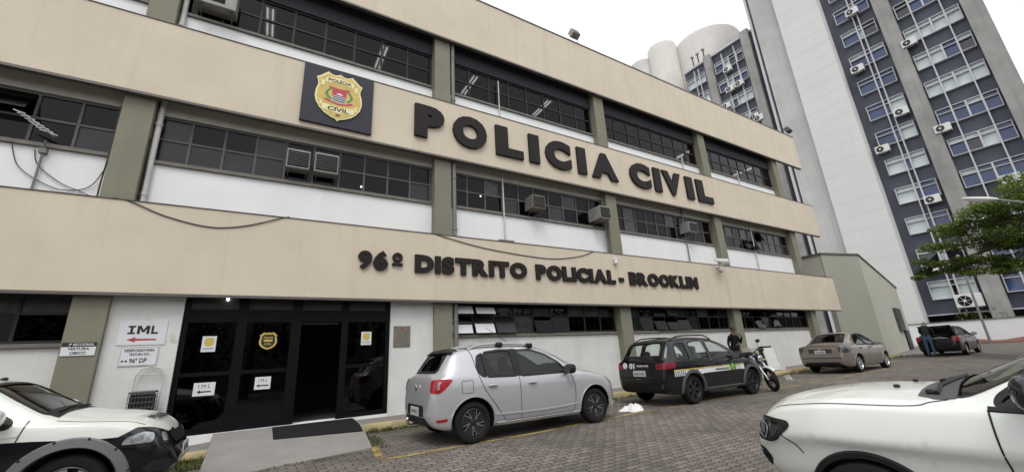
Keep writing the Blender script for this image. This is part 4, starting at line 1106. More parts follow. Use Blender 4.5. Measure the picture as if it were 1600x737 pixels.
grid_sheet('reflection_backdrop', MT['backdrop'], [-120, -60, -30, 0, 30, 60, 90, 140], [-60, -45, -34, -27, -24], lambda x, y: gz(x, -3) - .6 + 9.5 * min(1, (-24 - y) / 12) + .8 * math.sin(x * .21))  # unseen dark sheet added behind the trees to close bright gaps in reflections
# trees added out of view across the car park, darkening glass and paint reflections
q = MB(); rw = random.Random(21)
for k in range(300):
    x = rw.uniform(-28, 75); y = -17 - 5 * rw.random(); z = gz(x, -3) + 11.5 * rw.random()
    leaf_cloud(q, (x, y, z), rw.uniform(1.6, 2.8), 110, .62, rw, .9)
for k in range(22):
    x = -28 + k * 4.6 + rw.uniform(-1, 1); q.tube([(x, -19, -.8), (x + .3, -19, 5)], [.3, .2], 7)
tag(q.build('unseen_wood', MT['leafd']), kind='stuff')
# hedge in the undercroft behind the wall
def shrub(label, c, rad, hgt, n):
    r = thing('shrub', label, 'shrub', (c[0], c[1], gz(c[0], c[1])), 0)
    z = gz(c[0], c[1])
    q = MB(); q.tube([(c[0], c[1], z), (c[0], c[1], z + hgt * .8)], .05, 6); q.build('stem', MT['bark'], r)
    q = MB()
    for k in range(n): leaf_cloud(q, (c[0] + rng.uniform(-.3, .3) * rad, c[1] + rng.uniform(-1, 1) * rad, z + hgt * rng.uniform(.45, 1)), rad * .5, 40, .2, rng, .8)
    q.build('foliage', MT['leaf'], r)
shrub('clipped green shrub behind the white boundary wall under the tower', (49.5, 9.0, 0), 1.3, 2.3, 16)
# ------------------------------------------------------------------ vehicles
def pchip(P):
    X = np.array([p[0] for p in P], float); Y = np.array([p[1] for p in P], float)
    h = np.diff(X); d = np.diff(Y) / h; m = np.zeros(len(X))
    for i in range(1, len(X) - 1):
        if d[i - 1] * d[i] > 0:
            w1 = 2 * h[i] + h[i - 1]; w2 = h[i] + 2 * h[i - 1]
            m[i] = (w1 + w2) / (w1 / d[i - 1] + w2 / d[i])
    m[0] = d[0]; m[-1] = d[-1]
    def f(x):
        x = min(max(x, X[0]), X[-1]); i = min(max(int(np.searchsorted(X, x)) - 1, 0), len(h) - 1); t = (x - X[i]) / h[i]
        return float((1 + 2 * t) * (1 - t) ** 2 * Y[i] + t * (1 - t) ** 2 * h[i] * m[i] + t * t * (3 - 2 * t) * Y[i + 1] + t * t * (t - 1) * h[i] * m[i + 1])
    return f

def inpoly(x, y, P):
    c = False; n = len(P)
    for i in range(n):
        x1, y1 = P[i]; x2, y2 = P[(i + 1) % n]
        if (y1 > y) != (y2 > y) and x < (x2 - x1) * (y - y1) / (y2 - y1) + x1: c = not c
    return c

def rnd(P, r=.05, n=5):
    out_ = []
    N_ = len(P)
    for i in range(N_):
        p = Vector(P[i]); a = Vector(P[i - 1]); b = Vector(P[(i + 1) % N_])
        la = min(r, (a - p).length * .45); lb = min(r, (b - p).length * .45)
        s = p + (a - p).normalized() * la; e = p + (b - p).normalized() * lb
        for k in range(n + 1):
            t = k / n; q = s * (1 - t) ** 2 + p * 2 * t * (1 - t) + e * t * t
            out_.append((q.x, q.y))
    return out_

class Car:
    def __init__(s, name, label, S, loc, rz, paint):
        s.S = S; s.dz = S.get('dz', 0.0); s.L = S['L']; s.off = (s.L / 2, 0, 0); s.paint = paint
        s.root = thing(name, label, S.get('cat', 'car'), loc, rz)
        s.top = pchip(S['top']); s.bot = pchip(S['bot']); s.wid = pchip(S['wid']); s.belt = pchip(S['belt']); s.rail = pchip(S['rail'])
        cv = S.get('crown', .07); s.crown = pchip(cv) if isinstance(cv, list) else (lambda x: cv)
        s.ax = S['axles']; s.ar = S['arch']; s.R = S['R']
        s.mesh()
    def section(s, x):
        S = s.S
        zc = s.top(x); zl = min(s.bot(x), zc - .08); zb = max(min(s.belt(x), zc - .05), zl + .04)
        zm = zl + (zb - zl) * S.get('mid', .62); ym = s.wid(x); ys = ym - S.get('tuck', .05); yb = ym - S.get('sh', .025)
        cr = s.crown(x)
        zr = max(zc - cr, zb + .02); zr = min(zr, zc - .004)
        yr = min(s.rail(x), yb - .015)
        P = [(ys - .06, zl), (ys, zl + .035), (ys + (ym - ys) * .7, zl + .42 * (zm - zl)), (ym, zm), (ym - .006, zm + .55 * (zb - zm)), (yb, zb)]
        bul = S.get('bulge', .02) * min(1, max(0, (zr - zb) / .3))
        if S.get('crease'): P = P[:2] + [(ys + (ym - ys) * .55, zl + .4 * (zm - zl)), (ym - S['crease'], zm - .085), (ym, zm), (yb, zb)]
        P2 = [(yb + (yr - yb) * .5 + bul, zb + (zr - zb) * .52), (yr, zr), (yr * .62, zr + (zc - zr) * .78), (yr * .3, zr + (zc - zr) * .97), (0, zc)]
        A = P + P2
        dense = []; idx = []
        for i in range(len(A) - 1):
            p0 = A[max(i - 1, 0)]; p1 = A[i]; p2 = A[i + 1]; p3 = A[i + 2] if i + 2 < len(A) else (-A[-2][0], A[-2][1])
            idx.append(len(dense))
            for k in range(8):
                t = k / 8
                q = []
                for c in (0, 1):
                    m1 = (p2[c] - p0[c]) * .5; m2 = (p3[c] - p1[c]) * .5
                    lim = abs(p2[c] - p1[c]) * 1.5
                    m1 = max(-lim, min(lim, m1)); m2 = max(-lim, min(lim, m2))
                    q.append((1 + 2 * t) * (1 - t) ** 2 * p1[c] + t * (1 - t) ** 2 * m1 + t * t * (3 - 2 * t) * p2[c] + t * t * (t - 1) * m2)
                dense.append(tuple(q))
        dense.append(A[-1])
        low = dense[:idx[5] + 1]; high = dense[idx[5] + 1:]
        for xa in s.ax:
            dx = abs(x - xa)
            if dx < s.ar:
                za = s.S.get('axz', s.R) + math.sqrt(s.ar ** 2 - dx ** 2)
                if za > low[0][1] + .01:
                    k = next((i for i in range(len(low)) if low[i][1] > za), len(low) - 1)
                    a, b = low[k - 1], low[k]; t = (za - a[1]) / max(b[1] - a[1], 1e-6)
                    low = [(a[0] + (b[0] - a[0]) * t, za)] + low[k:]
        d = [0]
        for a, b in zip(low[:-1], low[1:]): d.append(d[-1] + math.dist(a, b))
        N_ = 26; res = []
        for i in range(N_):
            q = d[-1] * i / (N_ - 1); k = min(max(int(np.searchsorted(d, q)), 1), len(d) - 1)
            t = (q - d[k - 1]) / max(d[k] - d[k - 1], 1e-9); a, b = low[k - 1], low[k]
            res.append((a[0] + (b[0] - a[0]) * t, a[1] + (b[1] - a[1]) * t))
        y0, z0 = res[0]
        return [(0, z0), (y0 * .5, z0), (y0 * .97, z0)] + res + high
    def mesh(s):
        L = s.L
        xs = set(np.linspace(0, L, int(L / .045)))
        for k in range(16):
            q = .30 * (k / 16) ** 1.8; xs |= {q, L - q}
        for xa in s.ax:
            for k in range(13):
                t = math.cos(math.pi * k / 12) * s.ar
                xs |= {xa + t * .9999, xa + t * 1.0001} if k in (0, 12) else {xa + t}
            xs |= {xa - s.ar - .004, xa + s.ar + .004}
        xs = sorted(x for x in xs if 0 <= x <= L)
        X = [xs[0]]
        for x in xs[1:]:
            if x - X[-1] > 1e-3: X.append(x)
        V = []; F = []; mi = []
        for x in X:
            h = s.section(x)
            ring = [(x, y, z) for y, z in h] + [(x, -y, z) for y, z in h[-2:0:-1]]
            n = len(ring); V += ring
        nb = 4
        for i in range(len(X) - 1):
            for k in range(n):
                F.append((i * n + k, i * n + (k + 1) % n, (i + 1) * n + (k + 1) % n, (i + 1) * n + k))
                mi.append(1 if (k < nb or k >= n - nb) else 0)
        F.append(tuple(range(n))); mi.append(0); F.append(tuple((len(X) - 1) * n + k for k in range(n))[::-1]); mi.append(0)
        s.V = V; s.F = F; s.mi = mi
        s.bvh = BVHTree.FromPolygons([Vector(v) for v in V], F)
        s.holes = []
    # --- projection on the shell
    AX = {}
    def frame(s, axis):
        L = s.L
        if axis == 'R': return Vector((0, -4, 0)), Vector((0, 1, 0)), Vector((1, 0, 0)), Vector((0, 0, 1))
        if axis == 'L': return Vector((0, 4, 0)), Vector((0, -1, 0)), Vector((1, 0, 0)), Vector((0, 0, 1))
        if axis == 'B': return Vector((-4, 0, 0)), Vector((1, 0, 0)), Vector((0, 1, 0)), Vector((0, 0, 1))
        if axis == 'F': return Vector((L + 4, 0, 0)), Vector((-1, 0, 0)), Vector((0, 1, 0)), Vector((0, 0, 1))
        if axis == 'T': return Vector((0, 0, 5)), Vector((0, 0, -1)), Vector((1, 0, 0)), Vector((0, 1, 0))
        c = .7071
        # diagonals: a=0 at a corner point .3 in from the end and .25 in from the side; a grows towards the flank
        if axis in ('FR', 'FL'):
            sg = -1 if axis == 'FR' else 1
            return Vector((L - .3 + 3 * c, sg * (s.wid(L / 2) - .25 + 3 * c), 0)), Vector((-c, -sg * c, 0)), Vector((-c, sg * c, 0)), Vector((0, 0, 1))
        sg = -1 if axis == 'BR' else 1
        return Vector((.3 - 3 * c, sg * (s.wid(L / 2) - .25 + 3 * c), 0)), Vector((c, -sg * c, 0)), Vector((c, sg * c, 0)), Vector((0, 0, 1))
    def hit(s, axis, a, b, off):
        o, d, u, w = s.frame(axis)
        if axis != 'T': b += s.dz
        org = o + u * a + w * b
        h, n, i, dist = s.bvh.ray_cast(org, d)
        if h is None:
            h, n, i, dist = s.bvh.find_nearest(org + d * (4 - .8))
        if n.dot(d) > 0: n = -n
        return h + n * off
    def patch(s, poly, axis, off, mat, name, parent=None, grid=.05, smooth=True):
        n = len(poly)
        P = []
        for i in range(n):
            a = Vector(poly[i]); b = Vector(poly[(i + 1) % n]); k = max(1, int((b - a).length / grid))
            P += [a.lerp(b, j / k) for j in range(k)]
        E = [(i, (i + 1) % len(P)) for i in range(len(P))]
        x0, x1 = min(p.x for p in P), max(p.x for p in P); y0, y1 = min(p.y for p in P), max(p.y for p in P)
        pts = list(P); poly_t = [(p.x, p.y) for p in P]
        y = y0 + grid * .5
        while y < y1:
            x = x0 + grid * .5
            while x < x1:
                if inpoly(x, y, poly_t) and min((Vector((x, y)) - p).length for p in P) > grid * .45: pts.append(Vector((x, y)))
                x += grid
            y += grid
        vs_, es_, fs_ = delaunay_2d_cdt(pts, E, [], 1, 1e-6)[:3]
        q = MB(); q.add([s.hit(axis, p.x, p.y, off) for p in vs_], [tuple(f) for f in fs_])
        ob = q.build(name, mat, parent or s.root, local=True, off=s.off)
        if smooth: shade(ob.data, 50)
        return ob
    def strip(s, pts, axis, w, off, mat, name, parent=None, closed=False, step=.025, mb=None, th=0.0):
        P = []
        Q = list(pts) + ([pts[0]] if closed else [])
        for a, b in zip(Q[:-1], Q[1:]):
            a = Vector(a); b = Vector(b); k = max(1, int((b - a).length / step)); P += [a.lerp(b, j / k) for j in range(k)]
        if not closed: P.append(Vector(Q[-1]))
        n = len(P); V = []; F = []
        m = 4 if th else 2
        for i, p in enumerate(P):
            a = P[i - 1] if (closed or i) else p; b = P[(i + 1) % n] if (closed or i < n - 1) else p
            t = (b - a)
            if t.length < 1e-9: t = Vector((1, 0))
            t.normalize(); nn = Vector((-t.y, t.x)) * w / 2
            if th:
                for f, o in ((-1, -.004), (-.75, th), (.75, th), (1, -.004)):
                    c = p + nn * f; V.append(s.hit(axis, c.x, c.y, off + o))
            else:
                for f in (-1, 1):
                    c = p + nn * f; V.append(s.hit(axis, c.x, c.y, off))
        for i in range(n if closed else n - 1):
            j = (i + 1) % n
            for k in range(m - 1): F.append((i * m + k, i * m + k + 1, j * m + k + 1, j * m + k))
        q = mb or MB(); q.add(V, F)
        if mb: return None
        ob = q.build(name, mat, parent or s.root, local=True, off=s.off)
        shade(ob.data, 50); return ob
    def glassed(s, poly, axis, mat, name, seal=.035, r=.05):
        P = rnd(poly, r)
        s.holes.append((axis, P))
        g = s.patch(P, axis, -.008, mat, name, grid=.06)
        s.strip(P, axis, seal, .003, MT['plastic'], 'seal', g, closed=True)
        return g
    def finish(s, extra_drop=None, facemat=None):
        F = []; mi = []
        for f, m in zip(s.F, s.mi):
            c = Vector((0, 0, 0))
            for i in f: c += Vector(s.V[i])
            c /= len(f); drop = False
            for axis, P in s.holes:
                o, d, u, w = s.frame(axis)
                if len(f) > 4: continue
                nn = (Vector(s.V[f[1]]) - Vector(s.V[f[0]])).cross(Vector(s.V[f[2]]) - Vector(s.V[f[0]]))
                if nn.length < 1e-12: continue
                if abs(nn.normalized().dot(d)) < .15: continue
                rel = c - o
                if axis == 'R' and c.y > -.2: continue
                if axis == 'L' and c.y < .2: continue
                if axis == 'B' and c.x > s.L * .4: continue
                if axis == 'F' and c.x < s.L * .6: continue
                if axis == 'T' and c.z < .7: continue
                if inpoly(rel.dot(u), rel.dot(w) - (s.dz if axis != 'T' else 0), P): drop = True; break
            if extra_drop and extra_drop(c): drop = True
            if not drop: F.append(f); mi.append(facemat(c) if (facemat and m == 0) else m)
        q = MB(); q.v = s.V; q.fc = F; q.mi = mi
        me = bpy.data.meshes.new('body')
        me.from_pydata([(v[0] - s.off[0], v[1], v[2]) for v in s.V], [], F)
        me.materials.append(s.paint); me.materials.append(MT['plastic']); me.materials.append(MT['blackc'])
        me.polygons.foreach_set('material_index', mi)
        bm = bmesh.new(); bm.from_mesh(me); bmesh.ops.remove_doubles(bm, verts=bm.verts, dist=1e-5); bmesh.ops.recalc_face_normals(bm, faces=bm.faces)
        bmesh.ops.delete(bm, geom=[v for v in bm.verts if not v.link_faces], context='VERTS')
        bm.to_mesh(me); bm.free()
        ob = bpy.data.objects.new('body', me); C.objects.link(ob); ob.parent = s.root
        shade(me, 38)
        return ob
    def mb(s): return MB()
    def add(s, q, name, mat, parent=None, smooth=False, bevel=0):
        return q.build(name, mat, parent or s.root, smooth=smooth, local=True, bevel=bevel, off=s.off)
    def wheel(s, x, side, style, R=None, w=.2, inset=.02):
        R = R or s.R; y = side * (s.wid(x) - inset); a = (0, side, 0); rr = R * style.get('rr', .66)
        c = (x, y, R)
        q = MB(); q.lathe([(rr - .01, -w), (R - .03, -w), (R - .006, -w + .03), (R, -w * .5), (R - .004, -.035), (R - .022, -.008), (R - .06, .0), (rr + .012, -.006), (rr, -.02), (rr - .012, -.03)], c, a, 40, cap=False)
        t = s.add(q, 'wheel', MT['tyre'], smooth=True)
        q = MB(); q.lathe([(rr + .002, -.018), (rr - .012, -.010), (rr - .022, -.022), (rr - .028, -w * .55), (0, -w * .6)], c, a, 40, cap=False)
        b = s.add(q, 'rim', style.get('barrel', MT['rimd']), t, smooth=True)
        q = MB(); n = style['n']
        u = Vector((1, 0, 0)); vv = Vector((0, 0, 1))
        nrm = Vector(a)
        def pol(r, th): return Vector(c) + u * (r * math.cos(th)) + vv * (r * math.sin(th))
        for k in range(n):
            for tw_ in style.get('pair', (0,)):
                th = 2 * math.pi * k / n + tw_ + style.get('ph', 0)
                w0, w1, sw = style.get('w0', .03), style.get('w1', .05), style.get('swirl', 0)
                d0, d1 = -.045, -.018
                front = []; back = []
                for (r, half, ds) in ((.035, w0, 0), ((rr * .5), (w0 + w1) / 2, sw * .35), (rr - .012, w1, sw)):
                    front.append((r, half, ds))
                V = []
                for dd in (d1, d1 - .03):
                    for (r, half, ds) in front:
                        dip = -.014 * (1 - r / rr)
                        V.append(pol(r, th + ds - half / r) + nrm * (dd + dip)); V.append(pol(r, th + ds + half / r) + nrm * (dd + dip))
                F = [(0, 1, 3, 2), (2, 3, 5, 4), (6, 8, 9, 7), (8, 10, 11, 9), (0, 2, 8, 6), (2, 4, 10, 8), (1, 7, 9, 3), (3, 9, 11, 5), (4, 5, 11, 10), (0, 6, 7, 1)]
                q.add(V, F)
        q.lathe([(.05, -.06), (.045, -.022), (.03, -.016), (0, -.015)], c, a, 16)
        s.add(q, 'spoke', style['mat'], b)
        if style.get('edge'):
            q = MB()
            for k in range(n):
                for tw_ in style.get('pair', (0,)):
                    th = 2 * math.pi * k / n + tw_ + style.get('ph', 0); sw = style.get('swirl', 0); w1 = style.get('w1', .05)
                    for sg in ((-1,) if tw_ == 0 else (1,)):
                        V = []
                        for (r, hf, ds) in ((.06, style.get('w0', .03), 0), (rr * .5, (style.get('w0', .03) + w1) / 2, sw * .35), (rr - .014, w1, sw)):
                            t0 = th + ds + sg * hf / r
                            V.append(pol(r, t0 - .006 / r) + nrm * (-.0165 - .014 * (1 - r / rr))); V.append(pol(r, t0 + .006 / r) + nrm * (-.0165 - .014 * (1 - r / rr)))
                        q.add(V, [(0, 1, 3, 2), (2, 3, 5, 4)])
            s.add(q, 'spoke_edge', MT['alloy'], b)
        return t
    def wheels(s, style, **k):
        q = MB()
        for x in s.ax: q.box(x - s.ar * .8, -.03, .22, x + s.ar * .8, .03, s.R + s.ar * .9)  # plates added between the wheel wells to block brightness from the far arch
        s.add(q, 'wheel_well_blocker', MT['plastic'])
        for x in s.ax:
            for sd_ in (-1, 1): s.wheel(x, sd_, style, **k)
    def mirror(s, x, z, side, mat, sx=.10, sy=.12, sz=.085, yo=.13):
        y = side * (s.wid(x) + yo - .03)
        q = MB(); q.sup((x, y, z), sx, sy, sz, .7, 18, 10); m = s.add(q, 'mirror', mat, smooth=True)
        q = MB(); q.tube([(x + .03, side * (s.wid(x) - .14), z - .03), (x, y, z - .03)], .03, 8); s.add(q, 'mirror_arm', MT['plastic'], m)
        q = MB(); q.box(x - sx - .001, y - sy * .75, z - sz * .7, x - sx * .88, y + sy * .75, z + sz * .7); s.add(q, 'mirror_glass', MT['chrome'], m)
        return m
    def handle(s, x, z, side, mat):
        h = s.hit('R' if side < 0 else 'L', x, z, .022)
        q = MB(); q.sup(tuple(h), .085, .018, .018, .6, 14, 8); return s.add(q, 'door_handle', mat, smooth=True)
    def seats(s, x1, x2, z=.34):
        for y in (-.36, .36):
            q = MB(); q.sup((x1, y, z + .12), .26, .24, .12, .5); q.sup((x1 - .30, y, z + .45), .10, .23, .36, .5, rot=Matrix.Rotation(-.25, 3, 'Y')); q.sup((x1 - .42, y, z + .87), .06, .13, .09, .6)
            s.add(q, 'front_seat', MT['seat'], smooth=True)
        q = MB(); q.sup((x2, 0, z + .12), .26, .62, .12, .4); q.sup((x2 - .28, 0, z + .42), .10, .62, .34, .4, rot=Matrix.Rotation(-.25, 3, 'Y'))
        for y in (-.38, .38): q.sup((x2 - .4, y, z + .8), .05, .12, .08, .6)
        s.add(q, 'rear_seat', MT['seat'], smooth=True)
    def dash(s, x, z=.92, w=.62):
        q = MB(); q.sup((x, 0, z - .10), .26, w, .14, .4); d = s.add(q, 'dashboard', MT['plastic'], smooth=True)
        c = Vector((x - .42, .36, z + .02)); ax_ = Vector((-.9, 0, .45)).normalized()
        q = MB(); a = Vector((0, 1, 0)); b = ax_.cross(a)
        q.tube([c + (a * math.cos(t) + b * math.sin(t)) * .185 for t in np.linspace(0, 2 * math.pi, 25)], .014, 6, cap=False); q.tube([c - a * .18, c + a * .18], .014, 6); q.tube([c, c - ax_ * .25], .03, 6)
        s.add(q, 'steering_wheel', MT['plastic'], smooth=True)
    def plate(s, axis, y, z, text, w=.40, h=.13, tilt=.02):
        p = s.hit(axis, y, z, .012)
        sg = -1 if axis == 'B' else 1
        q = MB(); q.box(p.x - .006, p.y - w / 2, p.z - h / 2, p.x + .006, p.y + w / 2, p.z + h / 2); b = s.add(q, 'licence_plate', MT['plate'])
        q = MB(); put_text(q, text, (p.x + sg * .0065, p.y, p.z - .01), (0, sg, 0), (0, 0, 1), w * .8, h * .5, .02, .001); s.add(q, 'plate_lettering', MT['ink'], b)
        return b
    def roofrail(s, x0, x1, mat, y=None, h=.05):
        for sg in (-1, 1):
            P = []
            for t in np.linspace(0, 1, 15):
                x = x0 + (x1 - x0) * t; yy = sg * ((y or s.rail(x)) - .02)
                zz = s.bvh.ray_cast(Vector((x, yy, 4)), Vector((0, 0, -1)))[0].z
                P.append((x, yy, zz + h * min(1, 6 * min(t, 1 - t)) + .002))
            q = MB(); q.tube(P, .017, 8); s.add(q, 'roof_rail', mat, smooth=True)
    def wiper(s, pts, axis='T'):
        q = MB(); q.tube([s.hit(axis, a, b, .02) for a, b in pts], .009, 6); return s.add(q, 'wiper', MT['plastic'])
    def both(s, fn):
        for ax_, sg in (('R', -1), ('L', 1)): fn(ax_, sg)
    def seams(s, lines, w=.009):
        q = MB()
        for ax_ in ('R', 'L'):
            for P in lines: s.strip(P, ax_, w, .0045, None, None, mb=q)
        return s.add(q, 'panel_gap', MT['seam'])

def curve(P, n=6):
    out_ = []
    for i in range(len(P) - 1):
        p0 = Vector(P[max(i - 1, 0)]); p1 = Vector(P[i]); p2 = Vector(P[i + 1]); p3 = Vector(P[min(i + 2, len(P) - 1)])
        for k in range(n):
            t = k / n; q = .5 * ((2 * p1) + (p2 - p0) * t + (2 * p0 - 5 * p1 + 4 * p2 - p3) * t * t + (3 * p1 - p0 - 3 * p2 + p3) * t ** 3); out_.append((q.x, q.y))
    out_.append(tuple(P[-1])); return out_

def place(x, y, back=0): return (x, y, gz(x, y) + .0)

# ---- 1 silver hatchback
S = dict(L=4.06, R=.315, arch=.372, axles=(.70, 3.29), tuck=.06, sh=.035, mid=.55, bulge=.018, crown=.065,
    top=[(0, .62), (.012, .74), (.03, .86), (.06, .98), (.10, 1.05), (.19, 1.14), (.30, 1.29), (.41, 1.42), (.52, 1.475), (.75, 1.505), (1.25, 1.53), (1.75, 1.525), (2.15, 1.475), (2.5, 1.36), (2.9, 1.155), (3.08, 1.065), (3.22, 1.02), (3.5, .965), (3.75, .88), (3.90, .77), (4.0, .63), (4.06, .47)],
    bot=[(0, .42), (.03, .34), (.1, .27), (.3, .22), (.6, .20), (3.5, .20), (3.85, .21), (3.98, .25), (4.06, .36)],
    wid=[(0, .58), (.02, .66), (.06, .73), (.14, .785), (.3, .83), (.6, .862), (1.0, .866), (3.1, .866), (3.4, .855), (3.65, .82), (3.85, .73), (3.98, .60), (4.06, .44)],
    belt=[(0, .60), (.06, .95), (.12, 1.0), (.6, 1.0), (1.2, .965), (2.6, .94), (3.1, .93), (3.4, .88), (3.8, .74), (4.0, .58), (4.06, .44)],
    rail=[(0, .50), (.1, .60), (.3, .60), (.55, .585), (1.5, .59), (2.2, .575), (2.8, .64), (3.1, .70), (3.6, .66), (3.9, .5), (4.06, .3)])
yaw = math.atan2(.02, 2.6)
car = Car('hatchback_car', 'silver hatchback with red tail lamps parked beside the entrance ramp', S, (0, 0, 0), 0, MT['silver'])
car.root.location = (3.02 - .70 + 2.03, 6.40 + .866, gz(4.2, 7))
FG = [(1.64, .965), (1.66, 1.40), (1.98, 1.40), (2.3, 1.30), (2.56, 1.145), (2.70, .965)]
RG = [(.99, .985), (1.0, 1.385), (1.3, 1.415), (1.53, 1.41), (1.55, .97)]
QG = [(.80, 1.12), (.845, 1.32), (.965, 1.375), (.965, .99), (.87, 1.01)]
def sides(ax_, sg):
    car.glassed(FG, ax_, MT['gmid'], 'window'); car.glassed(RG, ax_, MT['gtint'], 'window', r=.03); car.glassed(QG, ax_, MT['gtint'], 'window', r=.04)
    car.patch([(1.53, .965), (1.525, 1.43), (1.67, 1.425), (1.66, .96)], ax_, .0035, MT['plastic'], 'pillar_trim', grid=.07)
    car.handle(1.06, .845, sg, MT['alloy']); car.handle(1.86, .835, sg, MT['alloy'])
    car.mirror(2.66, 1.02, sg, MT['plastic'], .085, .11, .085, .11)
    for xa in car.ax: car.strip([(xa + math.cos(t) * .386, .315 + math.sin(t) * .386) for t in np.linspace(-.1, math.pi + .1, 40)], ax_, .022, .002, car.paint, 'arch_lip', th=.01)
    car.strip(curve([(1.06, .40), (1.4, .38), (2.2, .37), (2.85, .40)]), ax_, .03, .002, car.paint, 'door_crease', th=.008)
    car.strip([(.93 + .2, .245), (2.9, .245)], ax_, .05, .003, car.paint, 'sill_trim', th=.012)
car.both(sides)
car.seams([curve([(.70, 1.47), (.76, 1.35), (.80, 1.1), (.90, .82), (1.12, .52), (1.24, .36), (1.30, .28)]), [(1.60, 1.45), (1.60, .95), (1.605, .28)], curve([(2.74, .95), (2.80, .7), (2.79, .45), (2.74, .28)]), [(1.30, .275), (2.74, .27)], curve([(2.05, 1.465), (2.4, 1.345), (2.8, 1.06)]), curve([(.62, 1.465), (1.2, 1.475), (2.05, 1.465)])])
car.strip(rnd([(.50, .76), (.50, .95), (.70, .95), (.70, .76)], .03), 'R', .008, .003, MT['seam'], 'fuel_flap', closed=True)
car.glassed([(.16 - .0, -.50), (.17, .50), (.455, .46), (.455, -.46)], 'T', MT['gtint'], 'rear_window', .03, .06) if False else car.glassed([(-.52, 1.10), (.52, 1.10), (.46, 1.42), (-.46, 1.42)], 'B', MT['gtint'], 'rear_window', .035, .06)
car.glassed([(2.26, -.50), (2.26, .50), (2.98, .60), (2.98, -.60)], 'T', MT['gclear'], 'windscreen', .05, .05)
for ax_, sg in (('BR', -1), ('BL', 1)):
    t = car.patch(rnd([(-.16, .80), (-.17, .98), (.0, 1.0), (.19, .985), (.10, .86), (.0, .785)], .04), ax_, .008, MT['lred'], 'tail_lamp', grid=.03)
    car.patch(rnd([(-.03, .84), (-.03, .95), (.035, .965), (.0, .92), (.01, .84)], .02), ax_, .011, MT['lclear'], 'reversing_lamp', t, grid=.02)
    car.patch(rnd([(-.05, .36), (-.06, .40), (.12, .415), (.1, .37)], .02), ax_, .005, MT['lred'], 'reflector', grid=.03)
    f = 'F' + ax_[1]
    t = car.patch(rnd([(-.22, .66), (-.2, .76), (.02, .80), (.2, .88), (.12, .76), (-.05, .67)], .03), f, .006, MT['lclear'], 'headlight', grid=.04)
car.patch(rnd([(-.42, .36), (-.42, .60), (.42, .60), (.42, .36)], .06), 'B', .004, MT['plastic'], 'bumper_insert', grid=.06)
car.patch(rnd([(-.5, .42), (-.5, .56), (.5, .56), (.5, .42)], .05), 'F', .004, MT['grille'], 'grille', grid=.06)
car.plate('B', 0, .50, 'QWP 3D27'); car.plate('F', 0, .4, 'QWP 3D27')
q = MB(); h = car.hit('B', 0, .84, .01)
q.prism([(0, .06), (.04, 0), (0, -.06), (-.04, 0)], (h.x - .008, 0, .87), (0, -1, 0), (0, 0, 1), .01); car.add(q, 'badge', MT['steel'])
q = MB(); q.tube([(.1, 0, .30), (-.10, 0, .29), (-.13, 0, .34)], .025, 8); q.sup((-.13, 0, .38), .03, .03, .035, 1, 12, 8); car.add(q, 'tow_ball', MT['chrome'], smooth=True)
car.roofrail(.72, 2.05, MT['silver'], h=.055)
for x in (1.35, 2.0):
    for sg in (-1, 1):
        q = MB(); zt = car.bvh.ray_cast(Vector((x, sg * .56, 4)), Vector((0, 0, -1)))[0].z
        q.sup((x, sg * .57, zt + .035), .07, .05, .045, .5, 14, 8); car.add(q, 'rail_foot', MT['plastic'], smooth=True)
q = MB(); q.tube([(1.95, 0, 1.52), (1.4, 0, 1.86)], .005, 5); car.add(q, 'aerial', MT['plastic'])
car.patch([(.5, -.55), (.5, .55), (.56, .55), (.56, -.55)], 'T', .006, MT['plastic'], 'roof_edge_trim', grid=.1)
car.strip(curve([(.445, -.575), (.42, -.3), (.41, 0), (.42, .3), (.445, .575)]), 'T', .07, .012, MT['plastic'], 'spoiler', th=.02)
car.seats(1.95, 1.1); car.dash(2.62)
car.wheels(dict(n=5, rr=.665, mat=MT['rimd'], barrel=MT['rimd'], w0=.018, w1=.048, swirl=.22, edge=True, pair=(0, .42)))
car.finish()

# ---- 2 black wagon with a white and gold stripe
S = dict(L=4.22, R=.32, arch=.375, axles=(.90, 3.34), tuck=.055, sh=.03, mid=.55, bulge=.015, crown=.06,
    top=[(0, .60), (.012, .74), (.03, .88), (.055, .99), (.09, 1.05), (.17, 1.15), (.28, 1.29), (.38, 1.41), (.48, 1.48), (.7, 1.51), (1.3, 1.535), (1.9, 1.53), (2.28, 1.47), (2.62, 1.35), (3.0, 1.14), (3.16, 1.05), (3.32, 1.0), (3.65, .94), (3.9, .86), (4.05, .76), (4.15, .64), (4.22, .48)],
    bot=[(0, .46), (.03, .38), (.1, .30), (.3, .25), (.6, .23), (3.6, .23), (4.0, .24), (4.14, .28), (4.22, .38)],
    wid=[(0, .62), (.02, .69), (.06, .74), (.14, .775), (.3, .80), (.6, .82), (1.0, .826), (3.2, .826), (3.5, .815), (3.8, .77), (4.0, .69), (4.13, .58), (4.22, .44)],
    belt=[(0, .58), (.06, .93), (.1, .97), (.6, .98), (1.4, .95), (2.7, .92), (3.2, .91), (3.6, .86), (3.95, .74), (4.15, .58), (4.22, .44)],
    rail=[(0, .52), (.1, .60), (.3, .595), (.55, .575), (1.5, .575), (2.25, .56), (2.8, .62), (3.15, .68), (3.7, .64), (4.0, .52), (4.22, .3)])
car = Car('station_wagon', 'black police station wagon with white and gold side stripe', S, (0, 0, 0), 0, MT['blackc'])
car.root.location = (8.80 - .90 + 2.11, 6.54 + .826, gz(10, 7))
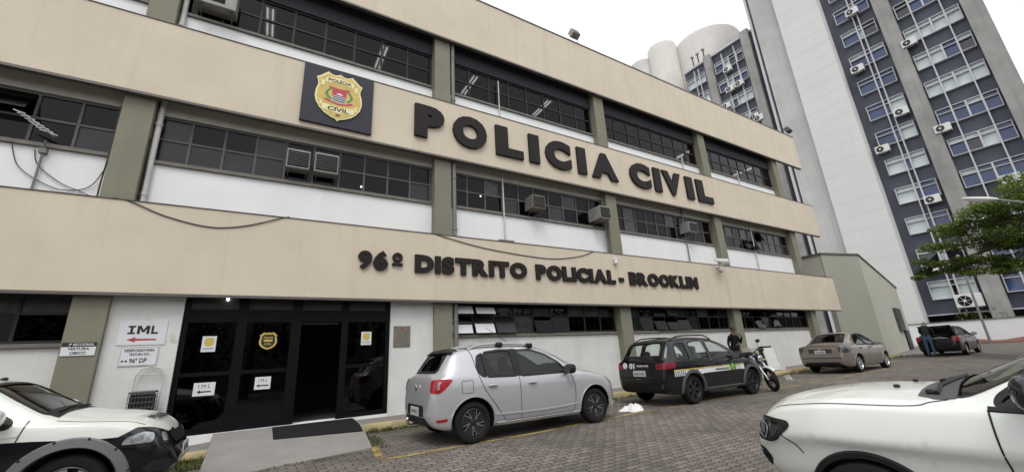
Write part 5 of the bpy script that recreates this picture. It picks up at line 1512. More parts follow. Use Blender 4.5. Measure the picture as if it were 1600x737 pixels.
def sides(ax_, sg):
    car.glassed([(1.80, .955), (1.79, 1.41), (2.06, 1.40), (2.36, 1.30), (2.62, 1.14), (2.74, .95)], ax_, MT['gclear'], 'window')
    car.glassed([(1.05, .975), (1.10, 1.38), (1.35, 1.42), (1.67, 1.42), (1.69, .96)], ax_, MT['gclear'], 'window', r=.06)
    car.glassed([(.45, 1.02), (.56, 1.32), (.66, 1.385), (.95, 1.40), (.93, .99)], ax_, MT['gclear'], 'window', r=.06)
    car.handle(1.2, .855, sg, MT['plastic']); car.handle(1.98, .845, sg, MT['plastic'])
    car.mirror(2.66, 1.02, sg, MT['plastic'], .085, .12, .09, .12)
    for xa in car.ax: car.strip([(xa + math.cos(t) * .408, .32 + math.sin(t) * .408) for t in np.linspace(-.12, math.pi + .12, 40)], ax_, .075, .003, MT['plasticg'], 'wheel_flare', th=.028)
    st = car.strip([(.28, .70), (3.02, .72)], ax_, .115, .004, MT['paper'], 'white_stripe', step=.06)
    car.strip([(.28, .775), (3.02, .795)], ax_, .022, .004, MT['gold'], 'gold_stripe', st, step=.06)
    for k in range(6): car.strip([(.32 + k * .06, .65), (.32 + k * .06, .75)], ax_, .025, .0065, MT['blackc'], 'stripe_bar', st)
    car.strip([(1.3, .655), (2.9, .667)], ax_, .012, .0065, MT['blackc'], 'stripe_line', st, step=.06)
    car.patch([(2.52 + .12 * math.cos(t), .745 + .115 * math.sin(t)) for t in np.linspace(0, 2 * math.pi, 24)[:-1]], ax_, .008, MT['ink'], 'emblem_rim', st, grid=.04)
    car.patch([(2.52 + .085 * math.cos(t), .745 + .082 * math.sin(t)) for t in np.linspace(0, 2 * math.pi, 20)[:-1]], ax_, .0105, MT['emb'], 'emblem', st, grid=.04)
    for k in range(13): car.patch([(1.80 + k * .044, .69), (1.80 + k * .044, .735 + .01 * (k % 2)), (1.83 + k * .044, .735 + .01 * (k % 2)), (1.83 + k * .044, .69)], ax_, .0065, MT['ink'], 'stripe_lettering', st, grid=.08)
    car.strip([(1.35, .30), (2.9, .30)], ax_, .05, .003, MT['plasticg'], 'sill_trim', th=.02)
MT['emb'] = M('emblem_green', (0.16, 0.40, 0.05), .5, var=.5, scale=20)
car.both(sides)
car.seams([curve([(1.0, 1.46), (1.0, 1.2), (.99, .95), (1.12, .7), (1.30, .5), (1.34, .28)]), [(1.745, 1.47), (1.745, .95), (1.75, .28)], curve([(2.80, .95), (2.86, .7), (2.84, .45), (2.78, .28)])])
car.glassed([(-.55, 1.10), (.55, 1.10), (.50, 1.43), (-.50, 1.43)], 'B', MT['gclear'], 'rear_window', .04, .06)
car.glassed([(2.34, -.50), (2.34, .50), (3.05, .60), (3.05, -.60)], 'T', MT['gclear'], 'windscreen', .05, .05)
for ax_, sg in (('BR', -1), ('BL', 1)):
    car.patch(rnd([(-.24, .81), (-.25, .92), (.0, .965), (.20, .965), (.20, .83), (0, .81)], .03), ax_, .008, MT['lredd'], 'tail_lamp', grid=.03)
    car.patch(rnd([(-.22, .66), (-.2, .77), (.02, .81), (.2, .87), (.12, .76), (-.05, .67)], .03), 'F' + ax_[1], .006, MT['lclear'], 'headlight', grid=.04)
car.plate('B', .0, .72, 'EHE 0193', .38, .13)
car.strip([(-.6, .62), (.6, .62)], 'B', .05, .003, MT['plastic'], 'bumper_strip', th=.02)
q = MB(); h = car.hit('B', .30, .90, .006); put_text(q, '01', (h.x - .02, .22, .895), (0, -1, 0), (0, 0, 1), .17, .13, .05, .004); put_text(q, 'POLICIA CIVIL', (h.x - .02, -.12, .895), (0, -1, 0), (0, 0, 1), .36, .04, .03, .004); put_text(q, '■ ■', (h.x - .03, .05, .615), (0, -1, 0), (0, 0, 1), .14, .05, .03, .004); car.add(q, 'rear_lettering', MT['paper'])
q = MB(); q.lathe([(.075, 0), (.07, .006), (0, .007)], (h.x - .012, .46, .90), (-1, 0, 0), 24); car.add(q, 'rear_sticker', MT['paper'])
car.roofrail(.55, 2.2, MT['plastic'], h=.075)
car.seats(2.0, 1.15); car.dash(2.72)
car.wheels(dict(n=6, rr=.68, mat=MT['rimd'], barrel=MT['rimd'], w0=.022, w1=.045, edge=False))
car.finish()

# ---- 3 champagne sedan
S = dict(L=4.22, R=.31, arch=.365, axles=(.98, 3.47), tuck=.06, sh=.03, mid=.55, bulge=.02, crown=.06,
    top=[(0, .64), (.012, .78), (.03, .90), (.06, .97), (.12, 1.005), (.3, 1.03), (.55, 1.06), (.8, 1.18), (1.1, 1.345), (1.35, 1.435), (1.85, 1.475), (2.25, 1.455), (2.6, 1.36), (3.0, 1.14), (3.18, 1.05), (3.35, .99), (3.7, .92), (3.95, .83), (4.1, .70), (4.18, .58), (4.22, .47)],
    bot=[(0, .40), (.03, .32), (.1, .26), (.3, .22), (.6, .20), (3.7, .20), (4.05, .22), (4.17, .28), (4.22, .36)],
    wid=[(0, .62), (.02, .69), (.06, .745), (.14, .785), (.3, .815), (.6, .835), (1.0, .84), (3.2, .84), (3.55, .825), (3.8, .785), (4.0, .70), (4.13, .58), (4.22, .44)],
    belt=[(0, .62), (.06, .92), (.1, .95), (.6, .97), (1.4, .955), (2.8, .92), (3.2, .91), (3.6, .86), (3.95, .74), (4.15, .56), (4.22, .43)],
    rail=[(0, .54), (.1, .66), (.5, .66), (.9, .61), (1.3, .57), (1.9, .57), (2.3, .56), (2.8, .62), (3.15, .69), (3.7, .65), (4.0, .52), (4.22, .3)])
def sedan(name, label, paint, loc, glassm, rimst, lampm, rz=0.0):
    car = Car(name, label, S, loc, rz, paint)
    def sides(ax_, sg):
        car.glassed([(1.95, .955), (1.92, 1.37), (2.15, 1.365), (2.42, 1.28), (2.66, 1.13), (2.78, .95)], ax_, glassm, 'window')
        car.glassed([(1.06, 1.03), (1.22, 1.22), (1.42, 1.345), (1.82, 1.375), (1.86, .965), (1.12, .98)], ax_, glassm, 'window')
        car.patch([(1.84, .965), (1.83, 1.40), (1.945, 1.395), (1.96, .96)], ax_, .0035, MT['plastic'], 'pillar_trim', grid=.08)
        car.handle(1.32, .86, sg, MT['plastic']); car.handle(2.12, .85, sg, MT['plastic'])
        car.mirror(2.72, 1.0, sg, paint, .08, .11, .08, .11)
        for xa in car.ax: car.strip([(xa + math.cos(t) * .378, .31 + math.sin(t) * .378) for t in np.linspace(-.1, math.pi + .1, 40)], ax_, .022, .002, paint, 'arch_lip', th=.01)
    car.both(sides)
    car.seams([curve([(1.0, 1.2), (1.05, .95), (1.2, .72), (1.38, .5), (1.42, .26)]), [(1.90, 1.42), (1.90, .95), (1.91, .26)], curve([(2.85, .95), (2.92, .7), (2.9, .45), (2.85, .26)])])
    car.glassed([(.66, -.55), (.66, .55), (1.28, .47), (1.28, -.47)], 'T', MT['gtint'], 'rear_window', .04, .05)
    car.glassed([(2.38, -.50), (2.38, .50), (3.1, .60), (3.1, -.60)], 'T', MT['gmid'], 'windscreen', .05, .05)
    for ax_ in ('BR', 'BL'):
        car.patch(rnd([(-.19, .73), (-.20, .93), (.0, .94), (.22, .78), (.22, .73)], .03), ax_, .008, lampm, 'tail_lamp', grid=.03)
        car.patch(rnd([(-.22, .66), (-.2, .76), (.02, .81), (.2, .87), (.12, .76), (-.05, .67)], .03), 'F' + ax_[1], .006, MT['lclear'], 'headlight', grid=.04)
    car.wheels(rimst)
    car.seats(2.15, 1.3); car.dash(2.76)
    return car
car = sedan('sedan_car', 'champagne beige sedan with closed boot parked near the annex', MT['beigec'], (0, 0, 0), MT['gtint'], dict(n=7, rr=.70, mat=MT['alloy'], barrel=MT['alloy'], w0=.02, w1=.035), MT['ldark'])
car.root.location = (19.1 - .98 + 2.11, 6.97 + .84, gz(20, 7))
car.patch(rnd([(-.38, .72), (-.40, .88), (.40, .88), (.38, .72)], .04), 'B', .004, MT['ldark'], 'plate_recess', grid=.05)
car.plate('B', 0, .77, 'DVR 8240', .36, .12)
q = MB(); h = car.hit('B', 0, .87, .012); q.sup((h.x, 0, .87), .008, .06, .025, 1, 14, 8); car.add(q, 'badge', MT['chrome'], smooth=True)
car.strip([(-.66, .55), (.66, .55)], 'B', .03, .003, MT['seam'], 'bumper_line')
car.strip(curve([(-.62, .965), (0, .985), (.62, .965)]), 'B', .02, .006, car.paint, 'boot_lip', th=.02)
car.finish()

# ---- 4 dark sedan with its boot open
car = sedan('sedan_car', 'black sedan with open boot in front of the white boundary wall', MT['bluebk'], (0, 0, 0), MT['gtint'], dict(n=5, rr=.68, mat=MT['alloy'], barrel=MT['rimd'], w0=.02, w1=.05, pair=(0, .35)), MT['lred'])
car.root.location = (30.4 - .98 + 2.11, 6.56 + .84, gz(31.5, 7))
car.root.rotation_euler = (0, -.012, .03)
car.finish(extra_drop=lambda c: (.03 < c.x < .62 and abs(c.y) < .60 and c.z > .78))
q = MB(); q.box(.12, -.6, .50, .95, .6, .54); q.box(.93, -.6, .54, .96, .6, .98); q.box(.12, -.62, .54, .95, -.60, .95); q.box(.12, .60, .54, .95, .62, .95); car.add(q, 'boot_lining', MT['acw'])
q = MB(); q.box(.035, -.58, .755, .09, .58, .80); car.add(q, 'boot_sill', MT['chrome'])
# lid hinged at the rear glass, standing up
hz = Vector((.66, 0, 1.05)); up_ = Vector((-.50, 0, .86)).normalized(); fw_ = Vector((.86, 0, .50)).normalized()
q = MB(); V = []; 
for j, sy in enumerate(np.linspace(-.62, .62, 9)):
    for i in range(8):
        t = i / 7; bend = (.02 if t < .75 else .02 + .5 * (t - .75))
        V.append(hz + up_ * (.62 * t) + Vector((0, sy, 0)) - fw_ * (bend + .03 * (1 - (sy / .62) ** 2)))
F = [(j * 8 + i, j * 8 + i + 1, (j + 1) * 8 + i + 1, (j + 1) * 8 + i) for j in range(8) for i in range(7)]
q.add(V, F); lid = car.add(q, 'boot_lid', car.paint, smooth=True); md = lid.modifiers.new('t', 'SOLIDIFY'); md.thickness = .04
q = MB()
for sy in (-.5, .5): q.tube([hz + Vector((0, sy, -.1)), hz + up_ * .3 + Vector((0, sy, 0))], .015, 6)
car.add(q, 'boot_hinge', MT['plastic'], lid)
r = thing('bundle', 'pale grey bundle lying inside the open boot of black sedan', 'bundle', (30.0, 7.3, .85))
q = MB(); q.sup((30.05, 7.45, .95), .28, .48, .16, .7, 20, 10); b = q.build('bag', MT['cloth'], r, smooth=True)
q = MB(); q.tube([(29.95, 7.2, 1.1), (29.9, 7.3, 1.18), (29.95, 7.45, 1.1)], .02, 6); q.build('strap', MT['acw'], r)

# ---- 5 white and black pickup
S = dict(L=4.42, R=.32, arch=.375, axles=(.90, 3.60), tuck=.055, sh=.03, mid=.55, bulge=.015, crown=.055, cat='pickup truck',
    top=[(0, .60), (.012, .74), (.03, .88), (.055, .98), (.09, 1.0), (.5, 1.01), (1.3, 1.02), (1.45, 1.14), (1.58, 1.28), (1.75, 1.355), (2.0, 1.39), (2.4, 1.405), (2.65, 1.395), (2.84, 1.345), (3.08, 1.20), (3.30, 1.07), (3.42, 1.025), (3.6, .99), (3.9, .95), (4.12, .885), (4.26, .79), (4.36, .64), (4.42, .48)],
    bot=[(0, .46), (.03, .38), (.1, .30), (.3, .25), (.6, .24), (3.8, .24), (4.2, .25), (4.34, .29), (4.42, .38)],
    wid=[(0, .62), (.02, .69), (.06, .74), (.14, .775), (.3, .80), (.6, .82), (1.0, .826), (3.4, .826), (3.7, .815), (4.0, .77), (4.2, .69), (4.33, .58), (4.42, .44)],
    belt=[(0, .58), (.06, .93), (.1, .96), (.6, .97), (1.4, .96), (2.9, .94), (3.4, .92), (3.8, .88), (4.15, .76), (4.35, .58), (4.42, .44)],
    rail=[(0, .52), (.1, .66), (1.3, .66), (1.7, .60), (2.1, .59), (2.6, .585), (3.0, .64), (3.40, .70), (3.95, .65), (4.2, .52), (4.42, .3)])
car = Car('pickup_truck', 'white over black pickup truck with grey wheel flares at left edge', S, (0, 0, 0), 0, MT['whitec'])
car.root.location = (-.72 - 2.21, 6.05 + .826, -.05)
def sides(ax_, sg):
    car.glassed([(1.80, .975), (1.78, 1.28), (2.3, 1.305), (2.62, 1.255), (2.88, 1.12), (3.12, .985), (3.11, .94)], ax_, MT['gblack'], 'window', .05, .06)
    # black lower flank
    def lo(x): return .30
    P = [(1.29, .30), (3.21, .30)] + [(3.60 + .392 * math.cos(t), .32 + .392 * math.sin(t)) for t in np.linspace(math.pi, .15, 16)] + [(4.0, .40), (4.18, .42), (4.18, .745), (3.75, .757), (3.3, .80), (2.6, .84), (.35, .86), (.35, .42), (.5, .40)] + [(.9 + .392 * math.cos(t), .32 + .392 * math.sin(t)) for t in np.linspace(math.pi - .15, 0, 16)]
    car.patch(P, ax_, .003, MT['blackc'], 'lower_flank', grid=.07)
    for xa in car.ax:
        fl = car.strip([(xa + math.cos(t) * .425, .32 + math.sin(t) * .425) for t in np.linspace(-.12, math.pi + .12, 44)], ax_, .102, .006, MT['plasticg2'], 'wheel_flare', th=.035)
        for t in np.linspace(.25, math.pi - .25, 6):
            h = car.hit(ax_, xa + math.cos(t) * .462, .32 + math.sin(t) * .462, .036); q = MB(); q.sup(tuple(h), .014, .012, .014, 1, 8, 6); car.add(q, 'flare_bolt', MT['plastic'], fl)
    car.mirror(3.02, 1.03, sg, MT['whitec'], .10, .13, .085, .14)
    car.handle(2.0, .87, sg, MT['plastic'])
    car.strip([(.6, .845), (3.2, .86)], ax_, .02, .001, car.paint, 'door_crease', th=.006)
    car.strip([(1.35, .28), (3.15, .28)], ax_, .08, .004, MT['plasticg'], 'sill_trim', th=.03)
MT['plasticg2'] = M('grey_flare_plastic', (0.14, 0.145, 0.15), .6, var=.12)
car.both(sides)
car.seams([curve([(3.24, .985), (3.20, .80)]), curve([(1.72, 1.32), (1.70, .95), (1.72, .3)]), curve([(3.03, .76), (3.0, .3)])])
# hood gap runs over the fender top
q = MB()
for sg in (-1, 1): car.strip(curve([(3.42, sg * .72), (3.75, sg * .69), (4.1, sg * .60)]), 'T', .008, .003, None, None, mb=q)
car.add(q, 'hood_gap', MT['seam'])
car.glassed([(2.83, -.52), (2.83, .52), (3.32, .63), (3.32, -.63)], 'T', MT['gblack'], 'windscreen', .05, .05)
car.glassed([(-.45, 1.09), (.45, 1.09), (.42, 1.28), (-.42, 1.28)], 'B', MT['gtint'], 'rear_window', .03, .04)
car.patch([(3.325, -.62), (3.325, .62), (3.41, .64), (3.41, -.64)], 'T', .004, MT['plastic'], 'cowl_grille', grid=.08)
car.wiper([(3.36, -.5), (3.35, -.2), (3.33, .1)]); car.wiper([(3.37, 0), (3.36, .3), (3.33, .55)])
for ax_, sg in (('FR', -1), ('FL', 1)):
    t = car.patch(rnd([(-.19, .62), (-.20, .74), (-.02, .80), (.16, .82), (.30, .74), (.40, .655), (.2, .635), (0, .62)], .04), ax_, .010, MT['lblk'], 'headlight', grid=.03)
    car.patch(rnd([(-.16, .64), (-.17, .72), (-.08, .74), (-.07, .65)], .03), ax_, .014, MT['lclear'], 'indicator', t, grid=.02)
    car.patch(rnd([(.02, .66), (.0, .74), (.10, .775), (.22, .74), (.26, .67)], .03), ax_, .014, MT['lclear'], 'reflector', t, grid=.02)
    f = car.patch(rnd([(-.2, .36), (-.2, .46), (0, .47), (.08, .42), (.02, .36)], .03), ax_, .006, MT['lblk'], 'fog_lamp', grid=.03)
car.patch(rnd([(-.36, .60), (-.4, .72), (.4, .73), (.36, .60)], .04), 'F', .006, MT['grille'], 'grille', grid=.05)
car.plate('F', 0, .50, 'FKD 7153', .38, .13)
q = MB(); h = car.hit('T', 3.95, 0, 0); put_text(q, 'POLICIA', car.hit('T', 4.12, -.05, .004), (0, 1, 0), (-1, 0, .25), .62, .12, .03, .002); car.add(q, 'hood_lettering', MT['ink'])
q = MB(); put_text(q, 'Polícia Civil', car.hit('R', 2.35, .43, .006), (1, 0, 0), (0, 0, 1), .9, .16, .03, .002); car.add(q, 'door_lettering', MT['paper'])
q = MB(); q.tube([(2.72, 0, 1.39), (2.5, 0, 1.47), (2.2, 0, 1.60)], .006, 6); q.sup((2.73, 0, 1.395), .03, .02, .02, 1, 10, 6); car.add(q, 'aerial', MT['plastic'])
q = MB(); q.box(.1, -.62, .98, 1.3, .62, 1.022); car.add(q, 'bed_cover', MT['plastic'], bevel=.01)
car.seats(2.35, 1.8, .22); car.dash(2.95, .88)
car.wheels(dict(n=7, rr=.66, mat=MT['alloy'], barrel=MT['rimd'], w0=.018, w1=.04))
car.finish(facemat=lambda c: 2 if (c.x > 3.985 and c.z < .735) else 0)

# ---- 6 white sport utility vehicle in the foreground
S = dict(L=4.42, R=.355, arch=.385, axles=(.90, 3.54), tuck=.22, crease=.045, sh=.05, mid=.71, bulge=.02, axz=.355, crown=[(0, .06), (2.0, .06), (2.4, .12), (2.9, .13), (3.15, .06), (4.42, .05)],
    top=[(0, .62), (.012, .78), (.03, .95), (.06, 1.08), (.12, 1.18), (.28, 1.42), (.42, 1.55), (.6, 1.60), (1.2, 1.635), (1.9, 1.63), (2.25, 1.56), (2.6, 1.40), (2.95, 1.205), (3.08, 1.14), (3.22, 1.115), (3.6, 1.095), (3.95, 1.05), (4.15, 1.00), (4.27, .945), (4.34, .87), (4.38, .76), (4.42, .58)],
    bot=[(0, .46), (.03, .38), (.1, .32), (.3, .27), (.6, .25), (3.7, .25), (4.15, .26), (4.32, .30), (4.42, .40)],
    wid=[(0, .66), (.02, .73), (.06, .79), (.14, .83), (.3, .87), (.6, .90), (1.0, .905), (3.2, .905), (3.7, .905), (3.95, .885), (4.12, .85), (4.25, .79), (4.34, .71), (4.39, .62), (4.42, .52)],
    belt=[(0, .60), (.06, 1.0), (.1, 1.05), (.6, 1.07), (1.4, 1.05), (2.9, 1.02), (3.2, 1.0), (3.7, .975), (4.0, .935), (4.2, .87), (4.33, .76), (4.42, .55)],
    rail=[(0, .54), (.1, .66), (.35, .63), (.7, .60), (1.9, .60), (2.3, .59), (2.8, .67), (3.05, .72), (3.6, .73), (4.0, .68), (4.25, .55), (4.42, .35)])
for kk in ('top', 'bot', 'belt'): S[kk] = [(a, b + .10) for a, b in S[kk]]
S['dz'] = .10
car = Car('suv_car', 'white sport utility vehicle filling the lower right foreground', S, (0, 0, 0), 0, MT['whitec'])
hd = R(94.5)
nose = Vector((4.71, 2.55, -.36))
car.root.rotation_euler = (0, -.035, hd)
car.root.location = nose - Vector((math.cos(hd), math.sin(hd), 0)) * 2.21
car.root.location.z = -.36
def sides(ax_, sg):
    car.glassed([(1.86, 1.07), (1.84, 1.50), (2.15, 1.49), (2.42, 1.38), (2.66, 1.22), (2.79, 1.11), (2.80, 1.065)], ax_, MT['gtint'], 'window', .035, .03)
    car.glassed([(.98, 1.09), (1.0, 1.47), (1.3, 1.50), (1.73, 1.50), (1.76, 1.075)], ax_, MT['gtint'], 'window', .035)
    car.strip([(.95, 1.055), (2.84, 1.045)], ax_, .028, .004, MT['plastic'], 'waist_strip', th=.006)
    for xa in car.ax: car.strip([(xa + math.cos(t) * .408, .255 + math.sin(t) * .408) for t in np.linspace(-.2, math.pi + .2, 50)], ax_, .05, .004, MT['plastic'], 'wheel_flare', th=.022)
    # soft shoulder above the arch
    car.mirror(2.60, 1.27, sg, MT['lblk'], .11, .14, .105, .13)
    car.handle(1.98, .93, sg, car.paint); car.handle(1.12, .95, sg, car.paint)
    car.strip([(1.4, .33), (3.0, .33)], ax_, .12, .004, MT['plastic'], 'sill_trim', th=.03)
car.both(sides)
car.seams([curve([(2.84, 1.04), (2.83, .85), (2.80, .6), (2.76, .3)]), curve([(1.80, 1.5), (1.79, 1.06), (1.79, .3)]), curve([(4.18, .80), (4.10, .73), (4.0, .66), (3.955, .60)])], .010)
q = MB()
for sg in (-1, 1): car.strip(curve([(3.03, sg * .70), (3.12, sg * .755), (3.22, sg * .80), (3.6, sg * .81), (3.95, sg * .775), (4.16, sg * .70)]), 'T', .010, .003, None, None, mb=q)
car.add(q, 'hood_gap', MT['seam'])
car.glassed([(2.34, -.55), (2.34, .55), (3.00, .68), (3.00, -.68)], 'T', MT['gclear'], 'windscreen', .028, .05)
cw = car.patch([(2.99, -.69), (2.985, 0), (2.99, .69), (3.10, .71), (3.20, .62), (3.215, 0), (3.20, -.62), (3.10, -.71)], 'T', .004, MT['plasticg'], 'cowl_grille', grid=.06)
q = MB()
for pts, rr_ in (([(3.09, .62), (3.10, .4), (3.06, .1), (3.02, -.15)], .016), ([(3.13, .05), (3.12, -.2), (3.07, -.45)], .016)):
    q.tube([car.hit('T', a, b, .02) for a, b in pts], rr_ * .8, 6)
for a, b in ((3.13, .58), (3.14, .0)): q.sup(car.hit('T', a, b, .015), .03, .03, .02, .8, 10, 6)
car.add(q, 'wiper', MT['plastic'])
for y in (-.30, .30):
    q = MB(); q.sup(car.hit('T', 3.38, y, .012), .022, .028, .014, .8, 12, 6); car.add(q, 'washer_nozzle', MT['plastic'])
for ax_ in ('FL', 'FR'):
    hl = lambda P: [(-.15 + (a + .2) * .78, b - .10) for a, b in P]
    t = car.patch(rnd(hl([(-.20, .79), (-.22, .925), (.0, .945), (.26, .935), (.28, .90), (.15, .79), (.05, .755), (-.1, .76)]), .035), ax_, .006, MT['lblk'], 'headlight', grid=.03)
    car.strip(rnd(hl([(-.20, .79), (-.22, .925), (.0, .945), (.26, .935), (.28, .90), (.15, .79), (.05, .755), (-.1, .76)]), .035), ax_, .014, .008, MT['plastic'], 'headlight_seal', t, closed=True)
    car.strip(curve(hl([(-.17, .89), (-.12, .83), (-.02, .775)])), ax_, .022, .012, MT['lclear'], 'daytime_lamp', t)
    car.strip(curve(hl([(-.17, .89), (-.05, .90), (.04, .87), (.03, .80), (-.01, .775)])), ax_, .012, .012, MT['lclear'], 'lamp_bezel', t)
    car.patch(rnd(hl([(-.06, .81), (-.08, .87), (.0, .87), (.01, .81)]), .03), ax_, .010, MT['ldark'], 'projector', t, grid=.03)
    car.patch(rnd(hl([(.08, .80), (.08, .89), (.2, .90), (.14, .81)]), .03), ax_, .010, MT['ldark'], 'side_reflector', t, grid=.03)
    car.patch(rnd([(-.3, .42), (-.3, .60), (-.12, .58), (-.05, .50), (-.12, .42)], .03), ax_, .004, MT['grille'], 'bumper_intake', grid=.04)
    car.patch(rnd([(-.2, .85), (-.2, 1.05), (.0, 1.05), (.2, .98), (.0, .86)], .03), 'B' + ax_[1], .006, MT['lred'], 'tail_lamp', grid=.04)
car.patch(rnd([(-.5, .74), (-.5, .88), (.5, .88), (.5, .74)], .04), 'F', .004, MT['grille'], 'grille', grid=.05)
car.patch(rnd([(-.5, .40), (-.48, .58), (.48, .58), (.5, .40)], .05), 'F', .004, MT['grille'], 'lower_grille', grid=.05)
car.plate('F', 0, .66, 'GEN 4B81', .40, .13)
car.glassed([(-.5, 1.2), (.5, 1.2), (.46, 1.5), (-.46, 1.5)], 'B', MT['gtint'], 'rear_window', .035)
car.seats(2.15, 1.3, .50); car.dash(2.66, 1.12)
car.wheels(dict(n=5, rr=.66, mat=MT['alloy'], barrel=MT['rimd'], w0=.022, w1=.05, pair=(0, .3)), w=.22)
car.finish()
# ------------------------------------------------------------------ people
def skinned(J, E, root='pelvis', sub=2):
    names = list(J)
    me = bpy.data.meshes.new('body')
    me.from_pydata([J[n][0] for n in names], [(names.index(a), names.index(b)) for a, b in E], [])
    ob = bpy.data.objects.new('body', me); C.objects.link(ob)
    sk = ob.modifiers.new('s', 'SKIN'); sk.use_smooth_shade = True
    for i, n in enumerate(names):
        rr = J[n][1]; rr = rr if isinstance(rr, tuple) else (rr, rr)
        me.skin_vertices[0].data[i].radius = rr
        me.skin_vertices[0].data[i].use_root = (n == root)
    sb = ob.modifiers.new('u', 'SUBSURF'); sb.levels = sub; sb.render_levels = sub
    dg = bpy.context.evaluated_depsgraph_get()
    m2 = bpy.data.meshes.new_from_object(ob.evaluated_get(dg))
    bpy.data.objects.remove(ob); bpy.data.meshes.remove(me)
    return m2
def person(label, loc, rz, J, E, region, mats, hair=None, face=True):
    r = thing('person', label, 'person', loc, rz)
    me = skinned(J, E)
    me.name = 'body'
    for m in mats: me.materials.append(m)
    segs = [(Vector(J[a][0]), Vector(J[b][0]), region.get(b, region.get(a, 0))) for a, b in E]
    for p in me.polygons:
        c = p.center; best = None
        for a, b, k in segs:
            ab = b - a; t = max(0, min(1, (c - a).dot(ab) / max(ab.length_squared, 1e-9))); d = (a + ab * t - c).length
            if best is None or d < best[0]: best = (d, k)
        p.material_index = best[1]
    me.polygons.foreach_set('use_smooth', [True] * len(me.polygons))
    o = bpy.data.objects.new('body', me); C.objects.link(o); o.parent = r
    return r
# local frame: x forward, y left, z up
def man_joints(bend=0.0, arms='forward', headtilt=0.0):
    J = {'pelvis': ((0, 0, .95), (.15, .125)), 'waist': ((.02 + .1 * bend, 0, 1.12), (.15, .115)), 'chest': ((.03 + .35 * bend, 0, 1.34), (.165, .12)), 'collar': ((.03 + .5 * bend, 0, 1.46), (.10, .085)),
         'neck': ((.05 + .55 * bend, 0, 1.53), .055), 'headb': ((.08 + .65 * bend, 0, 1.60 - .05 * headtilt), (.075, .08)), 'headt': ((.09 + .8 * bend, 0, 1.70 - .1 * headtilt), (.078, .09))}
    E = [('pelvis', 'waist'), ('waist', 'chest'), ('chest', 'collar'), ('collar', 'neck'), ('neck', 'headb'), ('headb', 'headt')]
    for s, k in ((1, 'l'), (-1, 'r')):
        J['hip' + k] = ((0, s * .095, .88), .095); J['knee' + k] = ((.02, s * .11, .49), .065); J['ank' + k] = ((-.01, s * .12, .09), .047); J['toe' + k] = ((.15, s * .13, .04), .04)
        sh_ = (.02 + .42 * bend, s * .20, 1.41); J['sho' + k] = (sh_, .062)
        if arms == 'forward':
            J['elb' + k] = ((.16 + .3 * bend, s * .25, 1.16), .047); J['wri' + k] = ((.40 + .2 * bend, s * .20, 1.06), .034); J['pal' + k] = ((.47 + .2 * bend, s * .19, 1.04), (.038, .02))
        else:
            if k == 'l': J['elb' + k] = ((.08, s * .27, 1.15), .045); J['wri' + k] = ((.25, s * .17, 1.38), .033); J['pal' + k] = ((.24, s * .12, 1.46), (.034, .02))
            else: J['elb' + k] = ((-.02, s * .27, 1.14), .045); J['wri' + k] = ((.06, s * .27, .90), .033); J['pal' + k] = ((.08, s * .27, .82), (.036, .02))
        E += [('pelvis', 'hip' + k), ('hip' + k, 'knee' + k), ('knee' + k, 'ank' + k), ('ank' + k, 'toe' + k), ('collar', 'sho' + k), ('sho' + k, 'elb' + k), ('elb' + k, 'wri' + k), ('wri' + k, 'pal' + k)]
        w = Vector(J['pal' + k][0]); d = (w - Vector(J['wri' + k][0])).normalized(); sd_ = d.cross(Vector((0, 0, 1)) if abs(d.z) < .8 else Vector((1, 0, 0))).normalized()
        for i, (o, l) in enumerate(((-.028, .062), (-.01, .075), (.01, .07), (.027, .055))):
            a = w + d * .02 + sd_ * o; J['f%d%s' % (i, k)] = (tuple(a + d * l * .6), .009); J['g%d%s' % (i, k)] = (tuple(a + d * l + Vector((0, 0, -.012))), .008)
            E += [('pal' + k, 'f%d%s' % (i, k)), ('f%d%s' % (i, k), 'g%d%s' % (i, k))]
        J['t0' + k] = (tuple(w + sd_ * .045 + d * .0), .011); J['t1' + k] = (tuple(w + sd_ * .06 + d * .035), .009); E += [('pal' + k, 't0' + k), ('t0' + k, 't1' + k)]
    return J, E
REG = {}
for k in 'lr':
    REG.update({'hip' + k: 1, 'knee' + k: 1, 'ank' + k: 1, 'toe' + k: 3, 'sho' + k: 0, 'elb' + k: 0, 'wri' + k: 0, 'pal' + k: 2, 't0' + k: 2, 't1' + k: 2})
    for i in range(4): REG.update({'f%d%s' % (i, k): 2, 'g%d%s' % (i, k): 2})
REG.update({'waist': 0, 'chest': 0, 'collar': 0, 'neck': 2, 'headb': 2, 'headt': 2})
